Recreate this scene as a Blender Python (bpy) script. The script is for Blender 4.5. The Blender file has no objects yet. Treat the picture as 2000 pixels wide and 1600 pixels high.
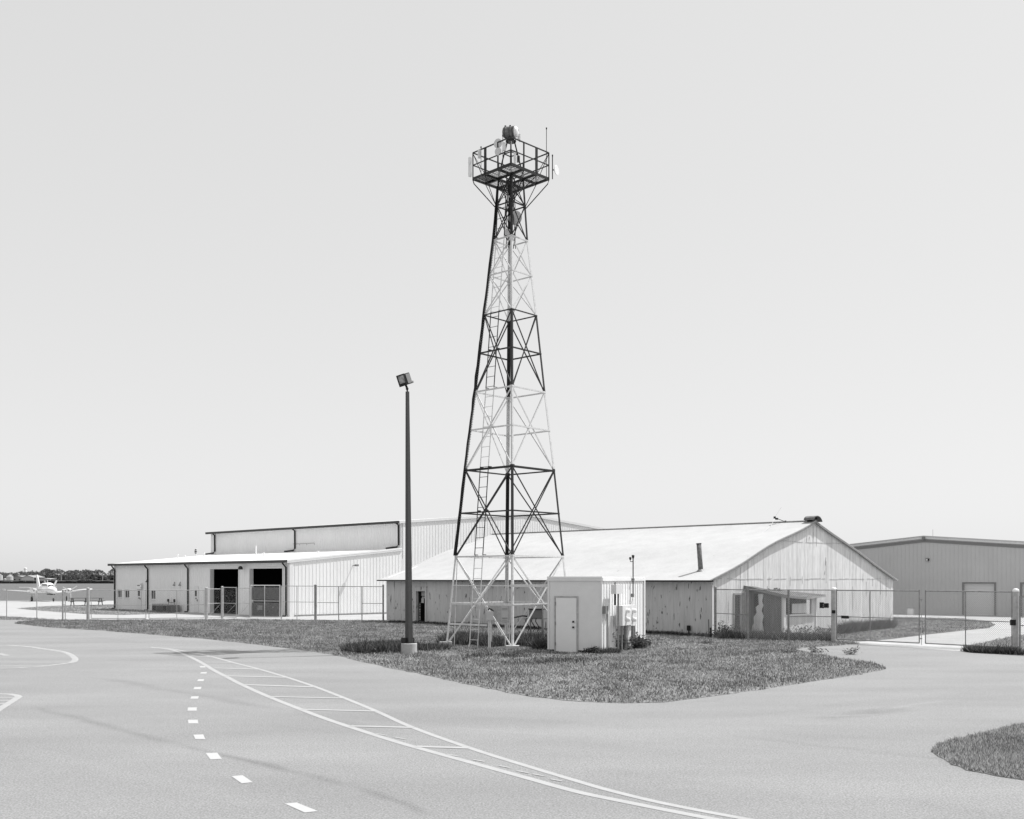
import bpy, math, random
import numpy as np
from mathutils import Vector, Matrix, Quaternion
from mathutils.geometry import tessellate_polygon
random.seed(7); rng = np.random.default_rng(7)
SC = bpy.context.scene; C = SC.collection
# ------------------------------------------------------------------ camera
F, HZ, CH = 2050.0, 1130.0, 2.7            # focal length in photo pixels, horizon row, eye height
cd = bpy.data.cameras.new('camera'); cam = bpy.data.objects.new('camera', cd); C.objects.link(cam)
cam.location = (0, 0, CH); cam.rotation_euler = (math.radians(90), 0, 0)
cd.sensor_width = 36; cd.lens = 36*F/2000; cd.shift_y = (HZ-800)/2000; cd.clip_start = .1; cd.clip_end = 9000
SC.camera = cam
# ------------------------------------------------------------------ light
EL, AZ = math.radians(58.5), (0.934, 0.358)
sdir = Vector((AZ[0]*math.cos(EL), AZ[1]*math.cos(EL), math.sin(EL)))
sl = bpy.data.lights.new('sun', 'SUN'); sl.energy = 5.0; sl.angle = math.radians(.5); sl.color = (1, 1, 1)
so = bpy.data.objects.new('sun', sl); C.objects.link(so); so.rotation_euler = sdir.to_track_quat('Z', 'Y').to_euler()
W = bpy.data.worlds.new("World"); SC.world = W; W.use_nodes = True
nt = W.node_tree; bg = nt.nodes['Background']; bg.inputs[1].default_value = .1
sk = nt.nodes.new('ShaderNodeTexSky'); sk.sky_type = 'NISHITA'; sk.sun_disc = False
sk.sun_elevation = EL; sk.sun_rotation = math.atan2(AZ[0], AZ[1]); sk.air_density = 1; sk.dust_density = 1.5
bw = nt.nodes.new('ShaderNodeRGBToBW'); pw = nt.nodes.new('ShaderNodeMath'); pw.operation = 'POWER'; pw.inputs[1].default_value = .19
mu = nt.nodes.new('ShaderNodeMath'); mu.operation = 'MULTIPLY'; mu.inputs[1].default_value = 5.75
nt.links.new(sk.outputs[0], bw.inputs[0]); nt.links.new(bw.outputs[0], pw.inputs[0]); nt.links.new(pw.outputs[0], mu.inputs[0]); nt.links.new(mu.outputs[0], bg.inputs[0])
SC.view_settings.view_transform = 'Standard'; SC.view_settings.look = 'None'; SC.view_settings.exposure = .12; SC.view_settings.gamma = 1
# ------------------------------------------------------------------ helpers
def V(*a): return Vector(a)
def G(px, py, z=0.0):                       # point of the flat ground seen at a photo pixel
    d = F*(CH-z)/(py-HZ); return V((px-1000)*d/F, d, z)
def P(px, py, d): return V((px-1000)*d/F, d, CH+(HZ-py)*d/F)
_mats = {}
def mat(name, v, rough=.75, metal=0.0, n=None, stretch=(1, 1, 1), flakes=None, fdark=.08, fstretch=(1, 1, .3), n2=None, s2=(1, 1, 1), spec=.3, bands=None, segs=None, bump=None, trans=None):
    """grey procedural material: n=(scale, amount), flakes=(scale, threshold)"""
    if name in _mats: return _mats[name]
    m = bpy.data.materials.new(name); m.use_nodes = True; t = m.node_tree; N = t.nodes; Lk = t.links
    b = N['Principled BSDF']; b.inputs['Roughness'].default_value = rough; b.inputs['Metallic'].default_value = metal
    b.inputs['Specular IOR Level'].default_value = spec
    tc = N.new('ShaderNodeTexCoord')
    def math_(op, a, c, clamp=False):
        x = N.new('ShaderNodeMath'); x.operation = op; x.use_clamp = clamp
        for i, q in enumerate((a, c)):
            if q is None: continue
            if isinstance(q, (int, float)): x.inputs[i].default_value = q
            else: Lk.new(q, x.inputs[i])
        return x.outputs[0]
    def noise(sc, st, det=3):
        mp = N.new('ShaderNodeMapping'); mp.inputs['Scale'].default_value = st; Lk.new(tc.outputs['Object'], mp.inputs[0])
        x = N.new('ShaderNodeTexNoise'); x.inputs['Scale'].default_value = sc; x.inputs['Detail'].default_value = det; Lk.new(mp.outputs[0], x.inputs[0]); return x.outputs[0]
    def mr(x, a, c, d, e):
        r = N.new('ShaderNodeMapRange'); r.inputs[1].default_value = a; r.inputs[2].default_value = c; r.inputs[3].default_value = d; r.inputs[4].default_value = e
        r.clamp = True; Lk.new(x, r.inputs[0]); return r.outputs[0]
    val = N.new('ShaderNodeValue'); val.outputs[0].default_value = v; cur = val.outputs[0]
    if bands:                               # painted bands by height: list of (z0, z1, value)
        sp = N.new('ShaderNodeSeparateXYZ'); Lk.new(tc.outputs['Object'], sp.inputs[0]); z = sp.outputs[2]
        for z0, z1, bv in bands:
            k = math_('MULTIPLY', math_('GREATER_THAN', z, z0), math_('LESS_THAN', z, z1))
            cur = math_('ADD', math_('MULTIPLY', cur, math_('SUBTRACT', 1.0, k)), math_('MULTIPLY', k, bv))
    if n: cur = math_('MULTIPLY', cur, mr(noise(n[0], stretch), .3, .7, 1-n[1], 1+n[1]))
    if n2: cur = math_('MULTIPLY', cur, mr(noise(n2[0], s2, 4), .3, .7, 1-n2[1], 1+n2[1]))
    if flakes:
        k = mr(noise(flakes[0], fstretch, 5), flakes[1], flakes[1]+.03, 0, 1)
        cur = math_('ADD', math_('MULTIPLY', cur, math_('SUBTRACT', 1.0, k)), math_('MULTIPLY', k, fdark))
    if segs:                                # soft worn streaks along ground lines: (ax, ay, bx, by, halfwidth, factor)
        sp = N.new('ShaderNodeSeparateXYZ'); Lk.new(tc.outputs['Object'], sp.inputs[0]); X, Y = sp.outputs[0], sp.outputs[1]
        wob = mr(noise(.6, (1, 1, 1), 3), .2, .8, -.35, .35); brk = mr(noise(.5, (1, 1, 1), 5), .3, .6, .45, 1)
        for ax, ay, bx, by, hw, fac in segs:
            L = math.hypot(bx-ax, by-ay); ux, uy = (bx-ax)/L, (by-ay)/L
            dx = math_('SUBTRACT', X, ax); dy = math_('SUBTRACT', Y, ay)
            al = math_('ADD', math_('MULTIPLY', dx, ux), math_('MULTIPLY', dy, uy))
            pe = math_('ADD', math_('SUBTRACT', math_('MULTIPLY', dx, -uy), math_('MULTIPLY', dy, -ux)), math_('MULTIPLY', wob, hw*2))
            k = math_('MULTIPLY', mr(math_('ABSOLUTE', pe, None), 0, hw, 1, 0), math_('MULTIPLY', mr(al, 0, L*.12+.2, 0, 1), mr(al, L*.88-.2, L, 1, 0)))
            cur = math_('MULTIPLY', cur, math_('ADD', 1.0, math_('MULTIPLY', math_('MULTIPLY', k, brk), fac)))
    cc = N.new('ShaderNodeCombineColor'); [Lk.new(cur, cc.inputs[i]) for i in range(3)]
    Lk.new(cc.outputs[0], b.inputs['Base Color'])
    if bump:
        bp = N.new('ShaderNodeBump'); bp.inputs['Strength'].default_value = bump[1]; bp.inputs['Distance'].default_value = .02
        Lk.new(noise(bump[0], (1, 1, 1), 4), bp.inputs['Height']); Lk.new(bp.outputs[0], b.inputs['Normal'])
    if trans:
        tr = N.new('ShaderNodeBsdfTranslucent'); Lk.new(cc.outputs[0], tr.inputs[0]); mx = N.new('ShaderNodeMixShader'); mx.inputs[0].default_value = trans
        Lk.new(b.outputs[0], mx.inputs[1]); Lk.new(tr.outputs[0], mx.inputs[2]); Lk.new(mx.outputs[0], N['Material Output'].inputs[0])
    _mats[name] = m; return m
def tag(o, label=None, cat=None, group=None, kind=None):
    if label: o['label'] = label
    if cat: o['category'] = cat
    if group: o['group'] = group
    if kind: o['kind'] = kind
    return o
def empty(name, loc, label, cat, group=None):
    o = bpy.data.objects.new(name, None); C.objects.link(o); o.location = loc; o.empty_display_size = .2
    return tag(o, label, cat, group)
def copy_tree(o, parent=None):
    c = o.copy(); C.objects.link(c)
    if parent: c.parent = parent
    for ch in list(o.children): copy_tree(ch, c)
    return c
class MB:
    def __init__(s): s.v = []; s.f = []
    def add(s, vs, fs):
        k = len(s.v); s.v += [tuple(x) for x in vs]; s.f += [tuple(i+k for i in f) for f in fs]; return s
    def hexa(s, p):                         # 4 bottom + 4 top points, same order
        return s.add(p, [(3, 2, 1, 0), (4, 5, 6, 7), (0, 1, 5, 4), (1, 2, 6, 5), (2, 3, 7, 6), (3, 0, 4, 7)])
    def box(s, c, sz, ax=None, ay=None):    # centre, full sizes, optional horizontal axes
        c = Vector(c); ax = Vector(ax).normalized() if ax is not None else V(1, 0, 0)
        ay = Vector(ay).normalized() if ay is not None else V(-ax.y, ax.x, 0).normalized(); az = ax.cross(ay).normalized()
        a, b, h = ax*sz[0]/2, ay*sz[1]/2, az*sz[2]/2
        return s.hexa([c-a-b-h, c+a-b-h, c+a+b-h, c-a+b-h, c-a-b+h, c+a-b+h, c+a+b+h, c-a+b+h])
    def bar(s, a, b, w, t=None, wd=None):   # bar from a to b, width w along wd
        a, b = Vector(a), Vector(b); d = (b-a).normalized(); t = t or w
        wd = Vector(wd) if wd is not None else (V(0, 0, 1) if abs(d.z) < .9 else V(1, 0, 0))
        wd = (wd-d*wd.dot(d)).normalized(); td = d.cross(wd)
        x, y = wd*w/2, td*t/2
        return s.hexa([a-x-y, a+x-y, a+x+y, a-x+y, b-x-y, b+x-y, b+x+y, b-x+y])
    def tube(s, a, b, r, n=8, r2=None, caps=True):
        return s.path([a, b], [r, r if r2 is None else r2], n, caps)
    def path(s, pts, rs, n=8, caps=True):
        pts = [Vector(p) for p in pts]; k = len(s.v)
        if not isinstance(rs, (list, tuple)): rs = [rs]*len(pts)
        for i, p in enumerate(pts):
            d = (pts[min(i+1, len(pts)-1)]-pts[max(i-1, 0)]).normalized()
            u = d.cross(V(0, 0, 1) if abs(d.z) < .95 else V(1, 0, 0)).normalized(); w = d.cross(u)
            for j in range(n):
                a = 2*math.pi*j/n; s.v.append(tuple(p+(u*math.cos(a)+w*math.sin(a))*rs[i]))
        for i in range(len(pts)-1):
            for j in range(n):
                a = k+i*n+j; b = k+i*n+(j+1) % n; s.f.append((a, b, b+n, a+n))
        if caps: s.f.append(tuple(k+j for j in reversed(range(n)))); s.f.append(tuple(k+(len(pts)-1)*n+j for j in range(n)))
        return s
    def lathe(s, base, axis, prof, n=16):   # prof: (distance along axis, radius)
        axis = Vector(axis).normalized(); base = Vector(base)
        u = axis.cross(V(0, 0, 1) if abs(axis.z) < .9 else V(1, 0, 0)).normalized(); w = axis.cross(u); k = len(s.v)
        for h, r in prof:
            for j in range(n):
                a = 2*math.pi*j/n; s.v.append(tuple(base+axis*h+(u*math.cos(a)+w*math.sin(a))*max(r, 1e-4)))
        for i in range(len(prof)-1):
            for j in range(n):
                a = k+i*n+j; b = k+i*n+(j+1) % n; s.f.append((a, b, b+n, a+n))
        s.f.append(tuple(k+j for j in reversed(range(n)))); s.f.append(tuple(k+(len(prof)-1)*n+j for j in range(n)))
        return s
    def flat(s, pts):                       # flat polygon, triangulated
        pts = [Vector(p) for p in pts]; k = len(s.v); s.v += [tuple(p) for p in pts]
        for t in tessellate_polygon([pts]):
            a, b, c = (pts[i] for i in t)
            t = t if (b-a).cross(c-a).z > 0 else t[::-1]
            s.f.append(tuple(k+i for i in t))
        return s
    def prism(s, pts, h):                   # polygon with vertical thickness
        s.flat(pts); n = len(pts); k = len(s.v); s.v += [tuple(Vector(p)) for p in pts]+[tuple(Vector(p)-V(0, 0, h)) for p in pts]
        for i in range(n): j = (i+1) % n; s.f.append((k+i, k+n+i, k+n+j, k+j))
        return s
    def build(s, name, m, parent=None, org=None, smooth=False):
        o_ = Vector(org) if org is not None else (Vector(parent['org_']) if parent is not None and 'org_' in parent else V(0, 0, 0))
        me = bpy.data.meshes.new(name); me.from_pydata([tuple(Vector(v)-o_) for v in s.v], [], s.f)
        me.materials.append(m)
        if smooth: me.polygons.foreach_set('use_smooth', [True]*len(me.polygons))
        me.update(); o = bpy.data.objects.new(name, me); C.objects.link(o)
        if parent is not None: o.parent = parent
        else: o.location = o_
        return o
_orgs = []
def thing(name, loc, label, cat, group=None):
    o = empty(name, loc, label, cat, group); o['org_'] = tuple(loc); _orgs.append(o); return o
def sub(mb, name, m, part, root, smooth=False):   # a sub-part: same local frame as its thing
    return mb.build(name, m, part, org=Vector(root['org_']), smooth=smooth)
class Fr:                                   # vertical plane: origin, horizontal direction, outward normal
    def __init__(s, o, d, nrm):
        s.o = V(o[0], o[1], 0); s.d = V(d[0], d[1], 0).normalized(); s.n = V(nrm[0], nrm[1], 0).normalized()
    def p(s, t, z, out=0.0): return s.o+s.d*t+s.n*out+V(0, 0, z)
    def t(s, px, out=0.0):
        k = (px-1000)/F; o = s.o+s.n*out; return (k*o.y-o.x)/(s.d.x-k*s.d.y)
    def z(s, px, py, out=0.0): d = (s.o+s.d*s.t(px, out)+s.n*out).y; return CH+(HZ-py)*d/F
    def bx(s, mb, t0, t1, z0, z1, o0, o1):
        return mb.hexa([s.p(t0, z0, o0), s.p(t1, z0, o0), s.p(t1, z0, o1), s.p(t0, z0, o1), s.p(t0, z1, o0), s.p(t1, z1, o0), s.p(t1, z1, o1), s.p(t0, z1, o1)])
def wall(fr, prof, holes=(), th=.12, rib=None, z0=0.0, ribo=.02, ribw=.03):
    """wall slab: prof = [(t, ztop)...], holes = (t0, t1, zlo, zhi), raised ribs every rib metres"""
    mb = MB(); ts = sorted(set([p[0] for p in prof]+[x for h in holes for x in h[:2]]))
    def zt(t):
        for (a, za), (b, zb) in zip(prof, prof[1:]):
            if a-1e-6 <= t <= b+1e-6: return za+(zb-za)*(t-a)/(b-a)
        return prof[-1][1]
    def seg(a, b, lo, hia, hib, o0, o1):
        mb.hexa([fr.p(a, lo, o0), fr.p(b, lo, o0), fr.p(b, lo, o1), fr.p(a, lo, o1), fr.p(a, hia, o0), fr.p(b, hib, o0), fr.p(b, hib, o1), fr.p(a, hia, o1)])
    for a, b in zip(ts, ts[1:]):
        m = (a+b)/2; hs = sorted([h for h in holes if h[0] < m < h[1]], key=lambda h: h[2]); lo = z0
        for h in hs:
            if h[2] > lo+.01: seg(a, b, lo, h[2], h[2], -th, 0)
            lo = h[3]
        seg(a, b, lo, zt(a), zt(b), -th, 0)
    if rib:
        t = ts[0]+rib*.5
        while t < ts[-1]:
            hs = sorted([h for h in holes if h[0]-.05 < t < h[1]+.05], key=lambda h: h[2]); lo = z0
            for h in hs+[None]:
                hi = h[2]-.06 if h else zt(t)-.01
                if hi > lo+.05:
                    a, b = t-ribw, t+ribw
                    mb.add([fr.p(a, lo, 0), fr.p(b, lo, 0), fr.p(b-ribw*.5, lo, ribo), fr.p(a+ribw*.5, lo, ribo), fr.p(a, hi, 0), fr.p(b, hi, 0), fr.p(b-ribw*.5, hi, ribo), fr.p(a+ribw*.5, hi, ribo)],
                           [(0, 3, 7, 4), (3, 2, 6, 7), (2, 1, 5, 6), (3, 0, 1, 2), (4, 7, 6, 5)])
                if h: lo = h[3]+.06
            t += rib
    return mb
def slab(a, b, c, d, th):                   # roof slab from its top corner points
    return MB().hexa([Vector(q)-V(0, 0, th) for q in (a, b, c, d)]+[Vector(q) for q in (a, b, c, d)])
# ------------------------------------------------------------------ materials
M = dict(
 field=mat('field_grass', .125, .95, n=(.35, .12), stretch=(.4, 2, 1), n2=(6, .25), bump=(30, .6)),
 soil=mat('mown_turf', .22, .95, n=(.5, .3), n2=(14, .5), bump=(40, 1)),
 conc=mat('concrete', .40, .85, n=(.4, .06), n2=(20, .06)),
 gravel=mat('white_gravel', .42, .95, n=(.8, .12), n2=(18, .22), s2=(1, .5, 1), bump=(40, .6)),
 paint=mat('worn_road_paint', .37, .8, n=(4, .05), n2=(90, .1)),
 paint2=mat('fresh_white_paint', .44, .8, n=(4, .03), n2=(90, .05)),
 siding=mat('cream_metal_siding', .79, .5, n=(.5, .03), n2=(9, .03), s2=(1, 1, .2)),
 trim=mat('cream_trim', .72, .5),
 roofw=mat('white_metal_roof', .82, .45, n=(.5, .03)),
 dark=mat('dark_gutter', .045, .5, n=(3, .1)),
 darker=mat('black_inner_shade', .006, 1, spec=0),  # near-black colour stands in for the shade inside openings
 inner=mat('shade_dark_floor', .02, .9, spec=.1),  # floor colour darkened to carry the unlit interior
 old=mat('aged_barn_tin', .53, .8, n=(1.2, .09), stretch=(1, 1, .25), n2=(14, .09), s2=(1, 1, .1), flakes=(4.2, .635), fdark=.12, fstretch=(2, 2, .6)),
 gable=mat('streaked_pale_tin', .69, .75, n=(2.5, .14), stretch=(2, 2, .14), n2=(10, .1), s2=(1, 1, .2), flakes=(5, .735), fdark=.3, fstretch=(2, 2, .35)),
 seam=mat('panel_seam', .42, .9, n=(6, .4)),
 rust=mat('rusty_steel', .16, .85, n=(8, .4)),
 tan=mat('tan_siding', .50, .6, n=(.6, .04)),
 tand=mat('pale_door_paint', .63, .6),
 shed=mat('grey_painted_steel', .70, .6, n=(3, .03), n2=(30, .02)),
 shedd=mat('grey_door_paint', .76, .55, n=(3, .02)),
 galv=mat('galvanised_steel', .42, .5, metal=.25, n=(8, .15)),
 galvd=mat('weathered_galvanised', .26, .6, metal=.2, n=(8, .2)),
 wire=mat('galvanised_wire', .46, .5),
 black=mat('black_rubber', .012, .6),
 darkst=mat('dark_paint', .02, .45, n=(6, .3)),
 white=mat('white_paint', .80, .45),
 grey=mat('light_grey_housing', .62, .6),
 mid=mat('mid_grey_housing', .2, .6),
 box=mat('grey_cabinet', .50, .6, n=(10, .04)),
 boxr=mat('mottled_cabinet', .42, .8, n=(14, .12), n2=(40, .12)),
 glass=mat('dark_glass', .03, .1, spec=.6),
 lens=mat('lamp_glass', .34, .3, n=(9, .5)),
 bronze=mat('bronze_pole_paint', .05, .5, n=(12, .1), spec=.4),
 foot=mat('cast_concrete', .42, .9, n=(3, .12), n2=(25, .12), bump=(30, .4)),
 rustm=mat('brown_panel', .19, .9, n=(5, .25), stretch=(2, 2, .15)), rustr=mat('rusty_lean_to_roof', .12, .9, n=(3, .3)),
 rust2=mat('dark_door_and_shade', .05, .9, n=(6, .3), stretch=(1, 1, .2)), rooft=mat('barn_roof_tin', .47, .6, n=(1.2, .05), n2=(9, .05), flakes=(3, .72), fdark=.28, fstretch=(1, 1, 1)),
 wood=mat('weathered_wood', .10, .85, n=(8, .3), stretch=(1, 6, 1)),
 leafd=mat('dark_leaves', .05, .8, trans=.3), leafm=mat('leaves', .11, .8, trans=.35), leafl=mat('pale_leaves', .24, .8, trans=.35),
 turfd=mat('dark_turf_blades', .14, .9, trans=.4, n=(.5, .3)), turfm=mat('turf_blades', .30, .9, trans=.4, n=(.5, .3)), turfl=mat('straw_turf_blades', .55, .9, trans=.4, n=(.35, .25)),
 straw=mat('dry_stems', .32, .9),
 tree=mat('hazed_tree_leaves', .12, .95, trans=.3), treel=mat('pale_tree_leaves', .2, .95, trans=.3), crop=mat('dark_crop', .03, .95, n=(.2, .3)),  # distance haze put into the leaf colour; paler tone strewn at random
 farm=mat('farm_white', .5, .7), farmg=mat('farm_grey', .3, .7), haze_=mat('hazed_tank', .82, .8),  # tank colour paled to carry distance haze
)
M['tower'] = mat('banded_tower_paint', .62, .5, bands=[(3.62, 7.12, .03), (10.25, 13.32, .035), (16.34, 40, .015)], n=(9, .12))
# ------------------------------------------------------------------ ground
MB().flat([V(-4000, -60, 0), V(4000, -60, 0), V(4000, 6000, 0), V(-4000, 6000, 0)]).build('ground', M['field'])['kind'] = 'structure'
def gseg(a, b, hw, f): p, q = G(*a), G(*b); return (p.x, p.y, q.x, q.y, hw, f)
segs = [gseg((63, 1380), (350, 1456), .2, -.24), gseg((340, 1453), (700, 1537), .15, -.3), gseg((690, 1535), (860, 1598), .14, -.22),
        gseg((180, 1322), (560, 1388), .3, -.16), gseg((540, 1385), (760, 1428), .25, -.07), gseg((560, 1400), (1900, 1490), .15, .04), gseg((1400, 1434), (1980, 1500), .22, -.08),
        gseg((1590, 1406), (1780, 1382), .4, -.22), gseg((1700, 1392), (1850, 1366), .16, .14), gseg((1540, 1438), (1640, 1446), .35, -.09),
        gseg((1180, 1420), (1990, 1345), .5, -.05), gseg((1150, 1500), (1700, 1580), .3, -.05), gseg((1260, 1376), (1420, 1368), .3, -.08),
        gseg((1050, 1440), (1500, 1500), .5, -.05), gseg((880, 1400), (1900, 1452), .4, -.05), gseg((300, 1330), (900, 1385), .5, -.04), gseg((0, 1460), (600, 1590), .3, .05), gseg((1750, 1560), (1990, 1600), .4, -.06), gseg((1300, 1400), (1980, 1340), .6, .05),
        gseg((120, 1238), (330, 1262), .3, -.06), gseg((1600, 1400), (1720, 1395), .12, .2)]
M['road'] = mat('sun_bleached_asphalt', .25, .9, n=(.3, .1), stretch=(.5, 1.4, 1), n2=(40, .34), segs=segs, bump=(120, .5))
rp = [G(-700, 1211, .004), G(750, 1211, .004), G(1560, 1262, .004), G(1700, 1257.5, .004), G(1870, 1271, .004), G(2100, 1288, .004), V(40, 33, .004), V(40, -20, .004), V(-60, -20, .004)]
MB().flat(rp).build('road', M['road'])['kind'] = 'structure'
ap = [(-700, 1174), (260, 1173.5), (560, 1195), (900, 1186), (900, 1211.5), (750, 1212), (300, 1211), (110, 1210.5), (0, 1203.5), (-700, 1194)]
MB().flat([G(x, y, .008) for x, y in ap]).build('pavement', M['conc'])['kind'] = 'structure'
gr = [(1645, 1254.5), (1700, 1252.5), (1745, 1248), (1800, 1241), (1880, 1232), (1932, 1227), (1945, 1220), (1930, 1214), (1880, 1209), (1800, 1207), (1730, 1206), (1730, 1196), (1985, 1200), (2300, 1206), (2300, 1226), (2000, 1241), (1950, 1250), (1900, 1260), (1885, 1266), (1875, 1272), (1700, 1259.5), (1670, 1257)]
MB().flat([G(x, y, .008) for x, y in gr]).build('driveway', M['gravel'])['kind'] = 'structure'
isl = [(30, 1218), (38, 1215), (70, 1212), (110, 1211.5), (400, 1211), (560, 1211.5), (757, 1213), (1000, 1224), (1390, 1244), (1460, 1250), (1540, 1252), (1640, 1254), (1680, 1257), (1640, 1261), (1575, 1265.5), (1553, 1268.5), (1570, 1274), (1610, 1281), (1650, 1288), (1700, 1295), (1722, 1300), (1734, 1305), (1720, 1310), (1680, 1318), (1600, 1330), (1500, 1345), (1400, 1360), (1300, 1372), (1220, 1374.5), (1130, 1371), (1040, 1362), (950, 1345), (850, 1323), (760, 1305), (700, 1291), (676, 1285), (640, 1277.5), (600, 1271.5), (500, 1259), (400, 1248), (300, 1240), (200, 1232), (100, 1226), (60, 1222)]
isl2 = [(1815, 1464), (1840, 1453), (1900, 1438), (1950, 1426), (2000, 1415), (2200, 1380), (2300, 1560), (2050, 1532), (2000, 1525), (1950, 1517), (1890, 1505), (1850, 1490), (1825, 1474)]
lens = [(32, 1189), (60, 1186.5), (100, 1184), (130, 1183), (222, 1181), (300, 1184), (345, 1196), (330, 1199), (240, 1201.5), (170, 1200), (110, 1195.5), (60, 1191.5)]
bside = [(1640, 1254), (1700, 1251), (1745, 1247), (1800, 1240.5), (1880, 1231.5), (1930, 1226.5), (1943, 1220), (1928, 1214.5), (1880, 1209.5), (1800, 1207.5), (1690, 1206), (1745, 1219), (1560, 1233)]
rside = [(1876, 1272.5), (1887, 1266), (1902, 1260), (1952, 1250), (2000, 1241), (2300, 1226), (2300, 1300), (2100, 1287), (2000, 1281), (1930, 1277)]
lstrip = [(-300, 1194), (0, 1204), (60, 1207.5), (112, 1210.6), (60, 1211.6), (0, 1210.5), (-300, 1205)]
def smooth_poly(pts, amp, step=1.0):        # world polygon with a ragged edge
    w = [G(x, y) for x, y in pts]; out = []
    for a, b in zip(w, w[1:]+w[:1]):
        n = max(1, int((b-a).length/step))
        for i in range(n):
            p = a.lerp(b, i/n); out.append(p+V(random.uniform(-amp, amp), random.uniform(-amp, amp), 0))
    return out
turf = []
for i, (pl, amp, step) in enumerate([(isl, .06, .35), (isl2, .04, .2), (lens, .05, 1), (bside, .1, .6), (rside, .08, .4), (lstrip, .08, .8)]):
    w = smooth_poly(pl, amp, step); turf.append(w)
    MB().prism([p+V(0, 0, .014) for p in w], .03).build('grass_verge', M['soil'])['kind'] = 'structure'
def inside(px, py, poly):
    x = np.array([p.x for p in poly]); y = np.array([p.y for p in poly]); r = np.zeros(len(px), bool); j = len(x)-1
    for i in range(len(x)):
        c = ((y[i] > py) != (y[j] > py)) & (px < (x[j]-x[i])*(py-y[i])/(y[j]-y[i]+1e-12)+x[i]); r ^= c; j = i
    return r
def tufts(poly, nc, per, rad, h0, h1, w, label, mix, leafy_=False):
    xs = np.array([p.x for p in poly]); ys = np.array([p.y for p in poly]); a = rng.uniform(xs.min(), xs.max(), nc*4); b = rng.uniform(ys.min(), ys.max(), nc*4); k = inside(a, b, poly); a, b = a[k][:nc], b[k][:nc]
    sz = rng.uniform(.4, 1.6, len(a)); X = np.repeat(a, per)+rng.normal(0, rad, len(a)*per)*np.repeat(sz, per)*1.6; Y = np.repeat(b, per)+rng.normal(0, rad, len(a)*per)*np.repeat(sz, per)
    return blades('grass_tufts', poly, len(X), h0, h1, w, label, mix, pts=(X, Y), leafy_=leafy_)
def blades(name, poly, n, h0, h1, w, label=None, mix=(.33, .42, .25), extra=None, clump=.25, z=.014, pts=None, leafy_=False):
    xs = np.array([p.x for p in poly]); ys = np.array([p.y for p in poly]); X = []; Y = []
    tot = 0
    if pts is not None: k = inside(pts[0], pts[1], poly); X = [pts[0][k]]; Y = [pts[1][k]]; tot = n+1
    while tot < n:
        a = rng.uniform(xs.min(), xs.max(), n); b = rng.uniform(ys.min(), ys.max(), n); k = inside(a, b, poly)
        if extra is not None: k &= extra(a, b)
        X.append(a[k]); Y.append(b[k]); tot += k.sum()
        if k.sum() == 0: break
    X = np.concatenate(X)[:n]; Y = np.concatenate(Y)[:n]; n = len(X)
    big = .6+.4*np.sin(X*1.7+np.sin(Y*1.1)*2)*np.sin(Y*1.3+X*.4)+.35*np.sin(X*.45+1)*np.cos(Y*.6)
    H = rng.uniform(h0, h1, n)*np.clip(.75+.35*big, .45, 1.4)*np.where(rng.random(n) < .03, 1.7, 1)
    A = rng.uniform(0, np.pi, n); Wd = w*rng.uniform(.6, 1.5, n); lx = rng.normal(0, .45, n)*H; ly = rng.normal(0, .45, n)*H
    v = np.empty((n, 3, 3)); dx, dy = np.cos(A)*Wd/2, np.sin(A)*Wd/2
    v[:, 0] = np.stack([X-dx, Y-dy, np.full(n, z-.01)], 1); v[:, 1] = np.stack([X+dx, Y+dy, np.full(n, z-.01)], 1); v[:, 2] = np.stack([X+lx, Y+ly, z+H], 1)
    me = bpy.data.meshes.new(name); me.vertices.add(n*3); me.vertices.foreach_set('co', v.ravel()); me.loops.add(n*3); me.loops.foreach_set('vertex_index', np.arange(n*3, dtype=np.int32))
    me.polygons.add(n); me.polygons.foreach_set('loop_start', np.arange(0, n*3, 3, dtype=np.int32)); me.polygons.foreach_set('loop_total', np.full(n, 3, dtype=np.int32))
    for m in (('leafd', 'leafm', 'leafl') if leafy_ else ('turfd', 'turfm', 'turfl')): me.materials.append(M[m])
    me.polygons.foreach_set('material_index', rng.choice(3, n, p=mix).astype(np.int32)); me.update(); me.validate()
    o = bpy.data.objects.new(name, me); C.objects.link(o); o['kind'] = 'stuff'
    tag(o, label, 'grass'); return o
blades('grass', turf[0], 330000, .025, .06, .04, 'rough mown grass on the long island around the lattice tower')
tufts(turf[0], 4200, 16, .1, .05, .12, .028, 'darker taller tufts scattered through the long grass island', (.7, .2, .1))
tufts(turf[0], 2600, 16, .09, .03, .08, .026, 'pale straw tufts scattered through the long grass island', (.05, .25, .7))
tufts(turf[1], 1600, 22, .05, .03, .08, .012, 'pale and dark tufts in the small verge at lower right', (.45, .15, .4))
blades('grass', turf[1], 70000, .02, .05, .016, 'coarse grass on the small verge at the lower right edge')
blades('grass', turf[3], 30000, .03, .09, .05, 'grass behind the double gate beside the old pale barn')
blades('grass', turf[4], 22000, .03, .1, .04, 'dark grass at the foot of the capped gate post')
blades('grass', turf[2], 12000, .02, .05, .06, 'grass wedge in the concrete before the long low hangar')
blades('grass', turf[5], 7000, .04, .1, .05, 'thin grass strip under the fence at the far left')
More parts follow.
